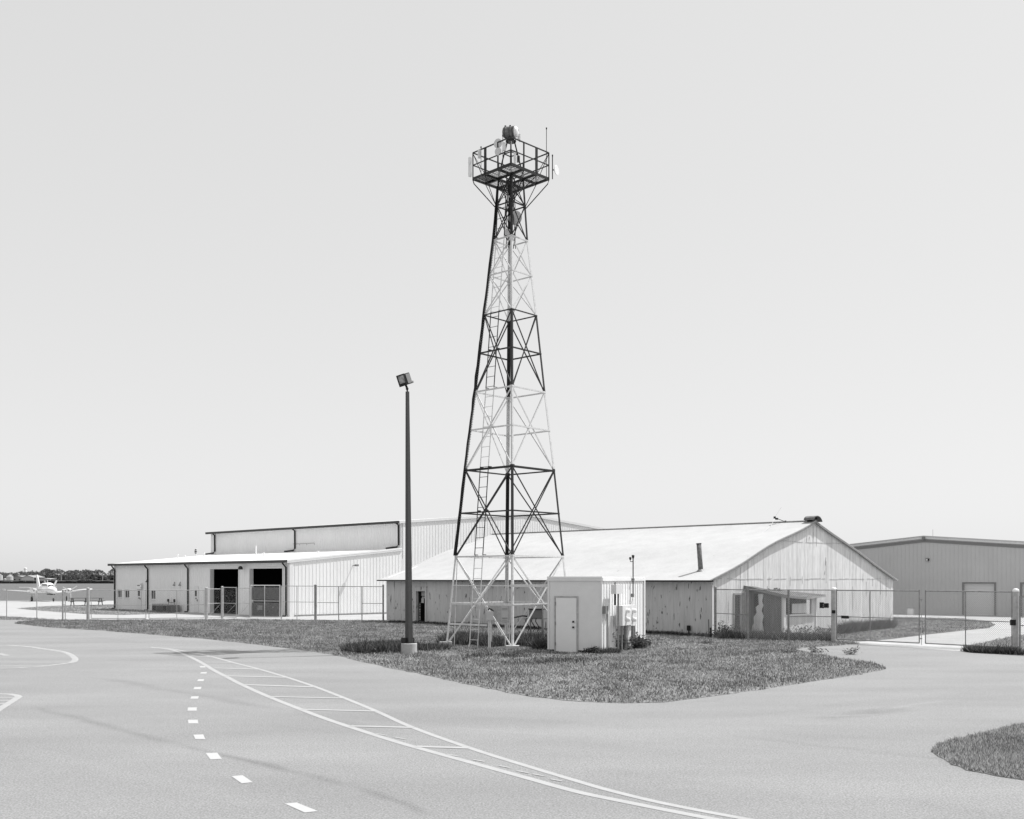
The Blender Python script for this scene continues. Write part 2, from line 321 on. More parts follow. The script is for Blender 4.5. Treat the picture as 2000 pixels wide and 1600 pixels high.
# ragged dirt edge along verges is part of the turf; painted markings:
def ribbon(mb, pts, w, z=.008):
    ws = [G(x, y, 0) for x, y in pts]; L = []; R = []
    for i, p in enumerate(ws):
        d = (ws[min(i+1, len(ws)-1)]-ws[max(i-1, 0)]).normalized(); n = V(-d.y, d.x, 0)*w/2
        L.append(p+n+V(0, 0, z)); R.append(p-n+V(0, 0, z))
    n = len(ws); mb.add(L+R, [(i, n+i, n+i+1, i+1) for i in range(n-1)]); return mb
def fine(pts, k=6):                         # Catmull-Rom on the ground
    P_ = [pts[0]]+list(pts)+[pts[-1]]; out = []
    for i in range(1, len(P_)-2):
        p0, p1, p2, p3 = P_[i-1:i+3]
        for j in range(k):
            t = j/k; out.append(tuple(.5*(2*p1[q]+(p2[q]-p0[q])*t+(2*p0[q]-5*p1[q]+4*p2[q]-p3[q])*t*t+(3*p1[q]-p0[q]-3*p2[q]+p3[q])*t**3) for q in (0, 1)))
    return out+[pts[-1]]
low = [(294, 1265), (336, 1270), (367.5, 1282), (392, 1294), (420, 1311), (444.5, 1323.5), (472.5, 1338), (525, 1361.5), (588, 1386.5), (640, 1406), (700, 1426), (764, 1446.5), (810, 1460), (915, 1489), (1020, 1518), (1125, 1547), (1200, 1563), (1300, 1583), (1388, 1600), (1560, 1632)]
upp = [(294, 1264.2), (331, 1267.5), (371, 1274.5), (413, 1283), (455, 1294.5), (507.5, 1308), (560, 1323.5), (612.5, 1341), (670, 1363), (736.5, 1390.5), (806.5, 1422), (915, 1461), (1002.5, 1489), (1125, 1526), (1195, 1546), (1300, 1571), (1452, 1600), (1640, 1632)]
mk = MB(); ribbon(mk, fine(low), .14); ribbon(mk, fine(upp), .12)
for a, b in [((370, 1282.3), (413, 1282.9)), ((398, 1294), (455, 1294.5)), ((418, 1305.5), (507, 1308)), ((441, 1321), (560, 1323.8)), ((472, 1338), (612, 1342.5)), ((525, 1361.6), (672, 1364.5)), ((588, 1386.5), (735, 1390)), ((684, 1419), (808, 1422)), ((812, 1459), (916, 1462))]:
    ribbon(mk, [a, b], .16 if a[0] > 500 else .22, .0105)
for x, y in [(735, 1434), (770, 1441), (872, 1474), (925, 1485), (975, 1497), (1010, 1507), (1040, 1513), (1075, 1523)]: ribbon(mk, [(x, y), (x+22, y+4)], .05, .0105)
o = mk.build('road_marking', M['paint']); o['kind'] = 'structure'
mk = MB()
q = lambda x, y: G(x/2.857, 1180+y/2.857, .0085)
for d in [((1113, 346), (1143, 346), (1148, 354), (1118, 354)), ((1122, 380), (1156, 379), (1150, 388), (1117, 388)), ((1107, 419), (1140, 419), (1135, 430), (1100, 430)), ((1085, 463), (1125, 462), (1119, 475), (1079, 475)), ((1068, 515), (1110, 514), (1104, 528), (1062, 528)), ((1049, 577), (1098, 576), (1097, 595), (1046, 595)), ((1048, 646), (1103, 645), (1107, 666), (1052, 666)), ((1078, 729), (1134, 727), (1146, 753), (1090, 753)), ((1147, 831), (1212, 829), (1238, 864), (1174, 867)), ((1291, 960), (1354, 955), (1411, 994), (1348, 1000)), ((1588, 1113), (1655, 1107), (1775, 1155), (1700, 1163))]:
    mk.flat([q(*c) for c in d])
mk.build('road_marking', M['paint2'])['kind'] = 'structure'
mk = MB(); ell = [(-160, 1262), (-60, 1260.6), (0, 1260.8), (20, 1261), (57, 1263.5), (80, 1267), (105, 1270.5), (125, 1274), (138, 1279.5), (146, 1286), (146, 1290.5), (138, 1294.5), (100, 1300), (70, 1303), (30, 1305), (0, 1305.5), (-60, 1305), (-160, 1300)]
ribbon(mk, fine(ell), .2)
we = [G(x, y) for x, y in ell]
def stripes(poly, y0, y1, dy, w, z=.0105):
    y = y0
    while y < y1:
        xs = []
        for a, b in zip(poly, poly[1:]+poly[:1]):
            if (a.y-y)*(b.y-y) < 0: xs.append(a.x+(b.x-a.x)*(y-a.y)/(b.y-a.y))
        xs.sort()
        if len(xs) >= 2: x0, x1 = xs[0], xs[-1]; mk.flat([V(x0, y-w/2, z), V(x1, y-w/2, z), V(x1, y+w/2, z), V(x0, y+w/2, z)])
        y += dy
stripes(we, 31.9, 42, .52, .2)
tri = [(-120, 1357), (0, 1356), (25, 1357.5), (36, 1361), (30, 1366), (0, 1385), (-30, 1404), (-120, 1440)]
ribbon(mk, fine(tri), .16); wt = [G(x, y) for x, y in tri]; stripes(wt, 18.5, 24.2, .58, .12)
ribbon(mk, [(-5, 1277), (14, 1281)], .2, .013)
mk.build('road_marking', M['paint'])['kind'] = 'structure'
# ------------------------------------------------------------------ building directions
u = V(-.7156, .6985, 0).normalized(); v = V(.6985, .7156, 0).normalized()   # u: long walls going left-back, v: gables going right-back
# ---- long low hangar with office ----
cl = V(-15.66, 73.8, 0)
LW = thing('low_hangar', cl, 'long low cream metal hangar with two dark open bays and sloping white roof', 'hangar')
fl = Fr(cl, u, -v); fg = Fr(cl, v, -u)
L1, HE = 27.4, 3.93
ta = lambda px: fl.t(px)
b2 = (ta(552), ta(488)); b1 = (ta(466), ta(411))
holes = [(b2[0], b2[1], 0, 3.42), (b1[0], b1[1], 0, 3.42)]
win = [(ta(237.5), ta(229), 1.0, 1.75), (ta(252.5), ta(243.5), 1.0, 1.75), (ta(303.5), ta(294.5), .95, 1.72)]
wall(fl, [(0, HE), (L1, HE)], holes+win, th=.3, rib=.3, ribo=.018, ribw=.025).build('wall', M['siding'], LW)
wall(fg, [(.02, HE+.02), (10.2, HE+1.05)], th=.2, rib=.305).build('wall', M['siding'], LW)
Fr_ = Fr(cl+u*L1, v, u); wall(Fr_, [(.02, HE), (10.2, HE+1)], th=.2).build('wall', M['siding'], LW)
i = MB(); fl.bx(i, .3, L1-.3, .0, .02, -9.5, -.3); i.build('floor', M['inner'], LW)
i = MB(); fl.bx(i, .3, L1-.3, .0, 3.8, -4.6, -4.4); fl.bx(i, .25, .35, 0, 3.8, -4.4, -.35); fl.bx(i, b1[1]+.8, b1[1]+.9, 0, 3.8, -4.4, -.35); fl.bx(i, .3, 13, 3.72, 3.8, -4.4, -.35); i.build('shade_partition', M['darker'], LW)  # black partitions added so the open bays look unlit
r = slab(fl.p(-.09, HE+.06, .25), fl.p(L1+.25, HE+.06, .25), fl.p(L1+.25, HE+1.1, -10.2), fl.p(-.09, HE+1.1, -10.2), .08).build('roof', M['roofw'], LW)
for p_, l_ in ((347, .35), (361, .22), (398, .4), (500, .85), (515, .25), (621, .25)):
    mb = MB(); o_ = -4.0 if p_ != 500 else -5.2; t_ = fl.t(p_, o_); z_ = HE+.1+(-o_)*.1; mb.tube(fl.p(t_, z_-.1, o_), fl.p(t_, z_+l_, o_), .05 if l_ < .8 else .06, 8)
    if l_ < .8: mb.tube(fl.p(t_, z_+l_, o_), fl.p(t_, z_+l_+.08, o_), .09, 8)
    sub(mb, 'vent_pipe', M['trim'], r, LW)
g = MB(); fl.bx(g, -.12, L1+.3, HE-.12, HE+.07, .255, .42); g.build('gutter', M['dark'], LW)
g = MB(); g.bar(fg.p(-.25, HE-.02, .03), fg.p(10.2, HE+1.03, .03), .24, .1, V(0, 0, 1)); g.build('rake_trim', M['trim'], LW)
def downspout(fr, px, top, parent, bot=.05, kick=True):
    t = fr.t(px, .08); m = MB(); m.path([fr.p(t+.12, top, .3), fr.p(t+.12, top-.12, .28), fr.p(t, top-.4, .09), fr.p(t, bot+.1, .09)]+([fr.p(t, bot, .12), fr.p(t+.05, bot, .35)] if kick else []), .065, 6); return m.build('downspout', M['darkst'], parent)
for px in (224, 288.5, 367, 558.5): downspout(fl, px, HE-.05, LW)
for (a, b, z0, z1), nm in zip(win, ('a', 'b', 'c')):
    f_ = MB()
    for q_ in ((a, a+.05, z0, z1), (b-.05, b, z0, z1), (a, b, z0, z0+.05), (a, b, z1-.05, z1), ((a+b)/2-.02, (a+b)/2+.02, z0, z1)): fl.bx(f_, q_[0], q_[1], q_[2], q_[3], -.1, -.04)
    fl.bx(f_, a-.05, b+.05, z0-.06, z0-.003, -.1, .05)
    w_ = f_.build('window', M['trim'], LW); g_ = MB(); fl.bx(g_, a+.01, b-.01, z0+.01, z1-.01, -.16, -.13); sub(g_, 'pane', M['glass'], w_, LW)
for pa, pb, zt_ in ((276.5, 268.5, 1.95), (388, 379.5, 2.05)):
    a, b = fl.t(pa), fl.t(pb); f_ = MB(); fl.bx(f_, a-.05, b+.05, 0, zt_+.06, .004, .03); fl.bx(f_, a, b, .05, zt_, .03, .05); d_ = f_.build('door', M['trim'], LW)
    g_ = MB(); fl.bx(g_, a+.2, b-.2, zt_-.75, zt_-.25, .051, .06); sub(g_, 'pane', M['glass'], d_, LW)
    g_ = MB(); fl.bx(g_, a+.2, b-.25, zt_-.98, zt_-.86, .051, .057); sub(g_, 'notice', M['mid'], d_, LW)
    g_ = MB(); fl.bx(g_, a+.08, a+.14, .9, 1.05, .051, .09); sub(g_, 'handle', M['dark'], d_, LW)
f_ = MB(); a, b = b1; fl.bx(f_, a-.12, a, 0, 3.5, .004, .03); fl.bx(f_, b, b+.12, 0, 3.5, .004, .03); fl.bx(f_, a, b, 3.42, 3.54, .004, .03); f_.build('door_trim', M['trim'], LW)
f_ = MB(); a, b = b2; fl.bx(f_, a-.12, a, 0, 3.5, .004, .03); fl.bx(f_, b, b+.12, 0, 3.5, .004, .03); fl.bx(f_, a, b, 3.42, 3.54, .004, .03); f_.build('door_trim', M['trim'], LW)
# corner trims (no coplanar with ribs)
f_ = MB(); fg.bx(f_, .0, .3, 0, HE-.05, .022, .04); f_.build('corner_trim', M['trim'], LW)
f_ = MB(); fg.bx(f_, .4, 36.5, .0, .12, .022, .05); f_.build('base_trim', M['galvd'], LW)
# wall-hung things
t_ = fl.t(471.5, .3); T = thing('flood_lamp', fl.p(t_, 0, 0), 'round dark lamp on a short arm between the two open hangar bays', 'lamp')
m = MB(); m.bar(fl.p(t_+.4, 3.5, 0), fl.p(t_, 3.5, .35), .04); m.build('arm', M['dark'], T); m = MB(); m.lathe(fl.p(t_, 3.62, .38), V(0, 0, -1), [(0, .06), (.06, .14), (.2, .19), (.26, .17)], 12); m.build('lamp_head', M['darkst'], T)
for px, lb in ((339, 'left one of the two small lamps above the condensers on the low hangar wall'), (350, 'right one of the two small lamps above the condensers on the low hangar wall'), (285.5, 'small dark lamp beside the downspout near the office door')):
    t_ = fl.t(px, .1); z_ = fl.z(px, 1141.5 if px > 300 else 1135); T = thing('wall_lamp', fl.p(t_, z_, 0), lb, 'lamp', 'small lamps on the low hangar wall')
    m = MB(); fl.bx(m, t_-.1, t_+.1, z_-.1, z_-.03, .02, .14); m.bar(fl.p(t_, z_-.03, .08), fl.p(t_-.1, z_+.2, .06), .04); m.build('lamp_head', M['mid'] if px > 300 else M['dark'], T)
t0, t1 = fl.t(277, .1), fl.t(267.5, .1); z0, z1 = fl.z(272, 1151), fl.z(272, 1139.5)
T = thing('office_sign', fl.p(t0, z0, 0), 'small white sign with dark lines over the office door of the low hangar', 'sign')
m = MB(); fl.bx(m, t0, t1, z0, z1, .03, .1); m.build('sign_board', M['white'], T)
m = MB(); fl.bx(m, t0+.03, t0+.05, z0+.02, z1-.02, .1, .12); m.bar(fl.p(t0, z0, .11), fl.p(t1, z0, .11), .02); m.build('sign_edge', M['dark'], T)
m = MB(); x = t1-.06
for wd in (.05, .045, .05, .02, .05, .05, .045, .05):                   # illegible line of small dark capitals
    fl.bx(m, x-wd, x, z0+.27, z0+.37, .101, .106); x -= wd+.014
fl.bx(m, t0+.18, t0+.32, z0+.4, z0+.46, .101, .106); fl.bx(m, t0+.1, t0+.34, z0+.1, z0+.14, .101, .106); m.build('lettering', M['mid'], T)
for k, (pa, pb, zt_, lb) in enumerate(((318.5, 300, .62, 'left grey air conditioning condenser against the low hangar wall'), (338, 321, .6, 'right grey air conditioning condenser against the low hangar wall'))):
    a, b = fl.t(pa, .8), fl.t(pb, .8); T = thing('air_conditioner', fl.p(a, 0, .5), lb, 'air conditioner', 'condensers by the low hangar')
    m = MB(); fl.bx(m, a, b, .04, zt_, .25, .95); m.build('casing', M['mid'], T)
    m = MB()
    for s in range(9): fl.bx(m, a+.06, a+(b-a)*.5, .08+s*.055, .1+s*.055, .951, .97)
    fl.bx(m, a+(b-a)*.58, b-.1, .1, zt_-.08, .951, .962); m.build('grille', M['darkst'], T)
t0, t1 = fl.t(340, .3), fl.t(328, .3); T = thing('gas_meter', fl.p(t0, 0, .3), 'thin pipes and meters standing beside the condensers at the low hangar', 'meter')
m = MB()
for t_ in (t0, t1): m.tube(fl.p(t_, 0, .25), fl.p(t_, 1.0, .25), .025, 6)
m.tube(fl.p(t0, .75, .25), fl.p(t1, .75, .25), .02, 6); m.build('pipe', M['mid'], T)
for t_ in (t0, t1): m = MB(); m.box(fl.p(t_, .92, .28), (.14, .12, .22), u); m.build('meter_body', M['darkst'], T)
# lamp on gable with its long shadow
t_ = fg.t(694, .3); z_ = fg.z(694, 1105); T = thing('gable_lamp', fg.p(t_, z_, 0), 'small lamp on an arm high on the bright low hangar gable', 'lamp')
m = MB(); m.bar(fg.p(t_, z_, 0), fg.p(t_, z_+.02, .4), .05); m.build('arm', M['mid'], T); m = MB(); m.box(fg.p(t_, z_+.02, .46), (.24, .2, .14), v); m.build('lamp_head', M['mid'], T)
# ---- tall hangar behind ----
ch = (cl+v*10.2); HH = 7.08
TH = thing('tall_hangar', ch, 'tall cream metal hangar rising behind the low one with dark gutter', 'hangar')
fh = Fr(ch, u, -v); fhg = Fr(ch, v, -u); HW = 27.4; RZ = HH+1.22
wall(fh, [(0, HH), (28.6, HH)], th=.2, rib=.3, z0=4.2, ribo=.018, ribw=.025).build('wall', M['siding'], TH)
wall(fhg, [(.02, HH), (13.7, RZ), (HW, HH)], th=.2, rib=.305).build('wall', M['siding'], TH)
wall(Fr(ch+u*28.6, v, u), [(.02, HH), (13.7, RZ), (HW, HH)], th=.2).build('wall', M['siding'], TH)
wall(Fr(ch+v*HW, u, v), [(.02, HH), (28.58, HH)], th=.2).build('wall', M['siding'], TH)
m = slab(fh.p(-.08, HH+.05, .3), fh.p(28.8, HH+.05, .3), fh.p(28.8, RZ+.08, -13.7), fh.p(-.08, RZ+.08, -13.7), .07)
m2 = slab(fh.p(-.08, RZ+.08, -13.7), fh.p(28.8, RZ+.08, -13.7), fh.p(28.8, HH+.05, -HW-.3), fh.p(-.08, HH+.05, -HW-.3), .07)
m.add(m2.v, m2.f); m.build('roof', M['roofw'], TH)
g = MB(); fh.bx(g, -.12, 28.85, HH-.13, HH+.06, .305, .45); g.build('gutter', M['dark'], TH)
g = MB(); g.bar(fhg.p(-.3, HH-.03, .04), fhg.p(13.7, RZ-.01, .04), .2, .1, V(0, 0, 1)); g.bar(fhg.p(13.7, RZ-.01, .04), fhg.p(HW+.3, HH-.03, .04), .2, .1, V(0, 0, 1)); g.build('rake_trim', M['trim'], TH)
for px in (419.5, 576, 778.5):
    t = fh.t(px, .08); m = MB(); m.path([fh.p(t, HH-.1, .32), fh.p(t, HH-.25, .1), fh.p(t, 5.3, .09), fh.p(t+.2, 5.13, .12), fh.p(t+1.2, 5.05, .35)], .075, 6); m.build('downspout', M['darkst'], TH)
m = MB(); t = fh.t(593, .1)
for k in (-1.1, 0, 1.1): m.path([fh.p(t+k-.5, 5.55, .12), fh.p(t+k-.5, 5.7, .12), fh.p(t+k+.5, 5.7, .12)], .015, 4)
m.build('conduit', M['mid'], TH)
# windsock-like signal on mast above low roof
pp = P(382, 1088, 84); T = thing('roof_signal', pp, 'tiny black and white signal head on a mast over the low white roof', 'signal')
m = MB(); m.tube(P(382.5, 1092, 84), P(384, 1068, 84), .03, 6); m.build('mast', M['trim'], T)
m = MB(); m.lathe(P(382.4, 1082, 84), V(0, 0, 1), [(0, .05), (.08, .1), (.3, .1), (.38, .05)], 10); m.build('signal_head', M['darkst'], T)
m = MB(); m.lathe(P(382.4, 1080.5, 84), V(0, 0, 1), [(0, .11), (.04, .11)], 10); m.build('signal_band', M['white'], T); m = MB(); m.lathe(P(382.4, 1076.5, 84), V(0, 0, 1), [(0, .11), (.04, .11)], 10); m.build('signal_band', M['white'], T)
# ---- old barn ----
cb = G(1390, 1243); BE, BR, BW, BL = 2.74, 5.78, 19.3, 24.0
BN = thing('old_barn', cb, 'old pale gabled barn of streaked tin sheets with white curving roof', 'barn')
fb = Fr(cb, u, -v); fbg = Fr(cb, v, -u)
d0, d1 = fb.t(831), fb.t(813.5)
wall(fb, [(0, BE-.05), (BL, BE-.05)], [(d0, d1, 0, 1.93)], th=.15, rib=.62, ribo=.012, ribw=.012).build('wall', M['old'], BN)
def rk(t):                                   # slightly sagging rake line
    s = abs(t-BW/2)/(BW/2); return BR-(BR-BE)*s-.1*math.sin(math.pi*s)*(1 if t < BW/2 else .35)*math.cos(2.2*math.pi*s)
prof = [(.02+(BW-.02)*k/24, rk((BW)*k/24)-.08) for k in range(25)]
wd0, wd1 = fbg.t(1433.5), fbg.t(1449)
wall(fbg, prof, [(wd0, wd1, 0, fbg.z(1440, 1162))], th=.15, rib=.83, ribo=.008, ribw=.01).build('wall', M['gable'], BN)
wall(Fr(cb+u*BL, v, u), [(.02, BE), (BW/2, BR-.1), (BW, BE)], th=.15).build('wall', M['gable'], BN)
wall(Fr(cb+v*BW, u, v), [(.02, BE-.05), (BL-.02, BE-.05)], th=.15).build('wall', M['old'], BN)
m = MB(); fb.bx(m, .2, BL-.2, .005, .02, -BW+.2, -.2); m.build('floor', M['inner'], BN)
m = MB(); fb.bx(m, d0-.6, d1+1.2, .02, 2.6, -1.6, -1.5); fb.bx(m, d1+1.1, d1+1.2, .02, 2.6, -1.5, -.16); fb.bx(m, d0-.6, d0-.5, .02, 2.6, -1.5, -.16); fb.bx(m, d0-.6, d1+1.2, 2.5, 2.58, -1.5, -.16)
fb.bx(m, .2, 1.5, .02, 2.6, -wd1-.5, -wd1-.4); fb.bx(m, 1.4, 1.5, .02, 2.5, -wd1-.4, -.3); m.build('shade_partition', M['darker'], BN)  # black boxes added behind both doorways for inside shade
m = MB()                                     # roof in strips, both slopes
N_ = 24; OH = .13
for k in range(N_):
    a, b = BW*k/N_, BW*(k+1)/N_; a2, b2_ = a-(.4 if k == 0 else 0), b+(.4 if k == N_-1 else 0)
    za, zb = rk(a)-(.12 if k == 0 else 0), rk(b)-(.12 if k == N_-1 else 0)
    A, B = fbg.p(a2, za, OH), fbg.p(b2_, zb, OH); m.hexa([A-V(0, 0, .06), B-V(0, 0, .06), B-V(0, 0, .06)+u*(BL+.5), A-V(0, 0, .06)+u*(BL+.5), A, B, B+u*(BL+.5), A+u*(BL+.5)])
rf = m.build('roof', M['rooft'], BN)
m = MB(); m.bar(fbg.p(BW/2, BR+.02, OH+.02), fbg.p(BW/2, BR+.02, -BL-.5), .3, .012, v); sub(m, 'ridge_cap', M['rooft'], rf, BN)
m = MB()
for k in range(24): a, b = BW*k/24, BW*(k+1)/24; m.bar(fbg.p(a, rk(a)-.09, OH), fbg.p(b, rk(b)-.09, OH), .1, .03, V(0, 0, 1))
m.build('rake_trim', M['galvd'], BN)
m = MB(); fb.bx(m, -.3, BL+.45, BE-.2, BE-.13, .3, .44); m.build('eave_edge', M['darkst'], BN)
m = MB()                                     # horizontal sheet joints on the gable
def hseam(z, t0, t1, fr, out=.012):
    t = t0; zz = z
    while t < t1:
        ln = random.uniform(.3, 1.2); m.bar(fr.p(t, zz, out), fr.p(min(t+ln, t1), zz+random.uniform(-.02, .02), out), .014, .01, V(0, 0, 1)); t += ln+(random.uniform(.02, .5) if random.random() < .35 else 0); zz = z+random.uniform(-.015, .015)
hseam(2.68, .5, BW-.5, fbg); hseam(4.62, 6.3, 13.2, fbg); t = fbg.t(1588); m.bar(fbg.p(t, 4.62, .012), fbg.p(t, 5.55, .012), .02, .01, v)
for px, z0, z1 in ((1575, 4.6, 4.95), (1612, 3.4, 3.85), (1610, 2.9, 3.1), (1580, 4.75, 4.9)): t = fbg.t(px); m.bar(fbg.p(t, z0, .012), fbg.p(t+.05, z1, .012), .03, .01, v)
for k in range(22):
    t = random.uniform(.6, BW-.6); z0 = random.uniform(.5, rk(t)-1.1); m.bar(fbg.p(t, z0, .011), fbg.p(t, z0+random.uniform(.4, 1.5), .011), .013, .008, v)
m.build('sheet_joint', M['seam'], BN)
# barn long-wall door: open frame, with pale papers
f_ = MB(); fb.bx(f_, d0-.14, d0, 0, 2.05, .014, .05); fb.bx(f_, d1, d1+.16, 0, 2.05, .014, .05); fb.bx(f_, d0-.14, d1+.16, 1.93, 2.2, .016, .06); f_.build('door_frame', M['old'], BN)
f_ = MB(); fb.bx(f_, d1-.06, d1-.01, .0, 1.9, -.9, -.16); f_.build('door', M['darkst'], BN)  # leaf coloured dark so the open doorway looks unlit
f_ = MB(); t = fb.t(825, -.2); fb.bx(f_, t-.1, t+.12, fb.z(825, 1178), fb.z(825, 1169), -.24, -.22); t = fb.t(823, -.1); fb.bx(f_, d0+.02, d1-.1, 1.64, 1.9, -.35, -.3); fb.bx(f_, d0+.2, d1-.15, 1.5, 1.6, -.33, -.3); f_.build('door_notice', M['farm'], BN)
f_ = MB(); m = f_
for k in range(12): z = .1+k*.1; m.box(fb.p(d1-.09, z, -.2), (.06, .03, random.uniform(.02, .07)), u)
f_.build('peeling_paint', M['trim'], BN)
# door in the gable
f_ = MB()
za = fbg.z(1440, 1162)
for a, b, c, d in ((wd0-.08, wd0, 0, za+.08), (wd1, wd1+.08, 0, za+.08), (wd0-.08, wd1+.08, za, za+.08)): fbg.bx(f_, a, b, c, d, .01, .05)
f_.build('door_frame', M['galv'], BN)
f_ = MB(); fbg.bx(f_, wd0, wd1, .02, za, -.14, -.11); f_.build('door', M['rust2'], BN)
f_ = MB(); t = fb.t(1390, .02)
f_.bar(fbg.p(.03, .1, .03), fbg.p(.03, BE-.35, .03), .07, .03, v); f_.build('corner_trim', M['white'], BN)
# chimney, antenna, cowl: stand on the barn
tt = 1.41; oo = -1.2; zz = BE+1.2*(BR-BE)/(BW/2)-.05
T = thing('chimney_pipe', fb.p(tt, zz, oo), 'rusty cylindrical stove pipe on the white barn roof', 'chimney')
m = MB(); a = fb.p(tt, zz-.1, oo); b = a+V(-.1, 0, 1.42); m.path([a, b], [.12, .115], 12); m.build('pipe', M['rust'], T, smooth=True)
m = MB(); m.lathe(b-V(0, 0, .03), b-a, [(0, .13), (.05, .13)], 12); m.build('rim', M['darkst'], T); m = MB(); m.lathe(a+V(0, 0, .08), V(0, 0, 1), [(0, .22), (.06, .16), (.1, .125)], 12); m.build('flashing', M['galvd'], T)
dr = (cb+v*BW/2+u*1.0).y; A, B = P(1549, 1025.5, dr+.3), P(1513, 1011, dr+.6)
T = thing('roof_antenna', A, 'fallen thin antenna leaning across the barn ridge', 'antenna')
m = MB(); m.tube(A, B, .02, 6); m.build('boom', M['darkst'], T)
m = MB(); c_ = P(1513, 1011, dr+.6); m.tube(P(1526, 991, dr+.9), c_, .008, 4); m.path([c_, P(1505, 1029, dr), P(1489, 1041, dr-.9)], .009, 4); m.build('element', M['galv'], T)
for a_, b_ in ((P(1513, 1011, dr+.6), (.1, .1, .12)), (P(1517, 1013.5, dr+.6), (.14, .1, .1)), (P(1534, 1018, dr+.6), (.08, .08, .06))): m = MB(); m.box(a_, b_); m.build('clamp', M['black'], T)
T = thing('ridge_cowl', fbg.p(BW/2, BR, -.2), 'curved sheet metal cowl on the peak of the pale barn', 'roof vent')
m = MB(); pts = [(-.42, .02), (-.36, .12), (-.22, .19), (0, .22), (.25, .17), (.42, .05), (.5, -.06)]
for (a, za), (b, zb) in zip(pts, pts[1:]): m.hexa([fbg.p(BW/2+a, BR+za, .25), fbg.p(BW/2+b, BR+zb, .25), fbg.p(BW/2+b, BR+zb, -.35), fbg.p(BW/2+a, BR+za, -.35)]+[fbg.p(BW/2+a, BR+za+.035, .25), fbg.p(BW/2+b, BR+zb+.035, .25), fbg.p(BW/2+b, BR+zb+.035, -.35), fbg.p(BW/2+a, BR+za+.035, -.35)])
m.build('hood', M['rust'], T); m = MB(); m.box(fbg.p(BW/2, BR+.08, -.15), (.6, .4, .16), v); m.build('throat', M['darkst'], T)
# ---- lean-to on barn gable ----
lt = fbg.t(1458); LD, LWd = 2.0, 3.15; lo = fbg.p(lt, 0, LD)
LT = thing('lean_to', lo, 'small ruinous lean-to with sagging roof built against the barn gable', 'shed')
fls = Fr(lo, u, -v); flf = Fr(lo, v, -u)
w0, w1 = flf.t(1533), flf.t(1585); wz0, wz1 = flf.z(1560, 1200), flf.z(1560, 1167)
sp1, tb0, tb1 = fls.t(1491), fls.t(1476), fls.t(1493)
wall(fls, [(.1, 1.95), (sp1, 2.0)], th=.06, rib=.21, ribo=.01, ribw=.02).build('side_wall', M['rustm'], LT)
m = MB(); o1, o2 = .03, .055
tp = [(tb1-.02, .02), (tb0+.2, .02), (tb0+.17, .4), (tb0+.05, .55), (tb0+.1, .8), (tb0-.08, 1.05), (tb0-.02, 1.3), (tb0-.2, 1.45), (tb0-.16, 1.95), (tb1+.02, 1.97), (tb1+.1, 1.6), (tb1+.03, 1.4), (tb1+.13, 1.15), (tb1+.02, .9), (tb1+.09, .6)]
n_ = len(tp); m.add([fls.p(a_, z_, o1) for a_, z_ in tp]+[fls.p(a_, z_, o2) for a_, z_ in tp], [tuple(range(n_)), tuple(reversed(range(n_, 2*n_)))]+[(i_, i_+n_, (i_+1) % n_+n_, (i_+1) % n_) for i_ in range(n_)]); m.build('torn_sheet', M['gable'], LT)
m = MB(); fls.bx(m, .05, LD, .0, 1.95, -.75, -.7); m.build('back_wall', M['rust2'], LT)  # back wall colour darkened to paint the lean-to's inner shade
wall(flf, [(0, 1.85), (LWd, 1.85)], [(w0, w1, wz0, wz1)], th=.1, rib=.42, ribo=.008, ribw=.008).build('front_wall', M['gable'], LT)
m = MB(); flf.bx(m, w0, w1, wz0, wz1, -.3, -.27); w_ = m.build('window', M['rust'], LT)
m = MB(); flf.bx(m, w0+.75, w1-.4, wz0+.05, wz1-.3, -.066, -.05); sub(m, 'window_board', M['gable'], w_, LT)
m = MB(); flf.bx(m, w0+.01, w1, wz1-.12, wz1-.002, -.066, -.02); sub(m, 'window_shade', M['darkst'], w_, LT)
m = MB(); flf.bx(m, -.1, .1, 0, 1.9, .004, .09); flf.bx(m, LWd-.08, LWd+.03, 0, 1.86, .004, .04); flf.bx(m, w0-.08, w1+.06, wz1, wz1+.07, .01, .05); flf.bx(m, w0-.05, w1+.06, wz0-.06, wz0, .01, .06); m.build('frame', M['white'], LT)
m = MB(); m.bar(fls.p(LD, 0, -.02), fls.p(LD-.12, 2.2, -.02), .13, .06, v); m.bar(fls.p(LD-.02, 0, .25), fls.p(LD-.05, 2.05, .2), .09, .05, u); m.build('post', M['galv'], LT)
m = MB(); K = 10
def rl(s, q): return flf.p(-.25+(LWd+.65)*s, 2.3-.38*q-.10*math.sin(math.pi*s)*q+(.06 if s < .4 else 0)*(1-q)-.22*s*(1-q*.9), -LD+(LD+.3)*q)
for i_ in range(K):
    for j_ in range(4):
        a, b, c, d = rl(i_/K, j_/4), rl((i_+1)/K, j_/4), rl((i_+1)/K, (j_+1)/4), rl(i_/K, (j_+1)/4); m.hexa([x-V(0, 0, .05) for x in (d, c, b, a)]+[d, c, b, a])
m.build('roof', M['rustr'], LT)
m = MB(); m.bar(rl(0, .02)-V(0, 0, .08), rl(0, 1)-V(0, 0, .08), .11, .04, V(0, 0, 1)); m.bar(rl(.05, 1)-V(0, 0, .07), rl(.5, 1)-V(0, 0, .07), .1, .04, V(0, 0, 1)); m.build('fascia', M['galvd'], LT)
m = MB(); m.bar(rl(.5, 1)-V(0, 0, .07), rl(1, 1)-V(0, 0, .07), .09, .04, V(0, 0, 1)); m.build('fascia', M['galv'], LT)
pp = rl(.42, .35); T = thing('scrap_debris', pp, 'torn scraps of sheet metal lying on the lean-to roof', 'debris')
m = MB()
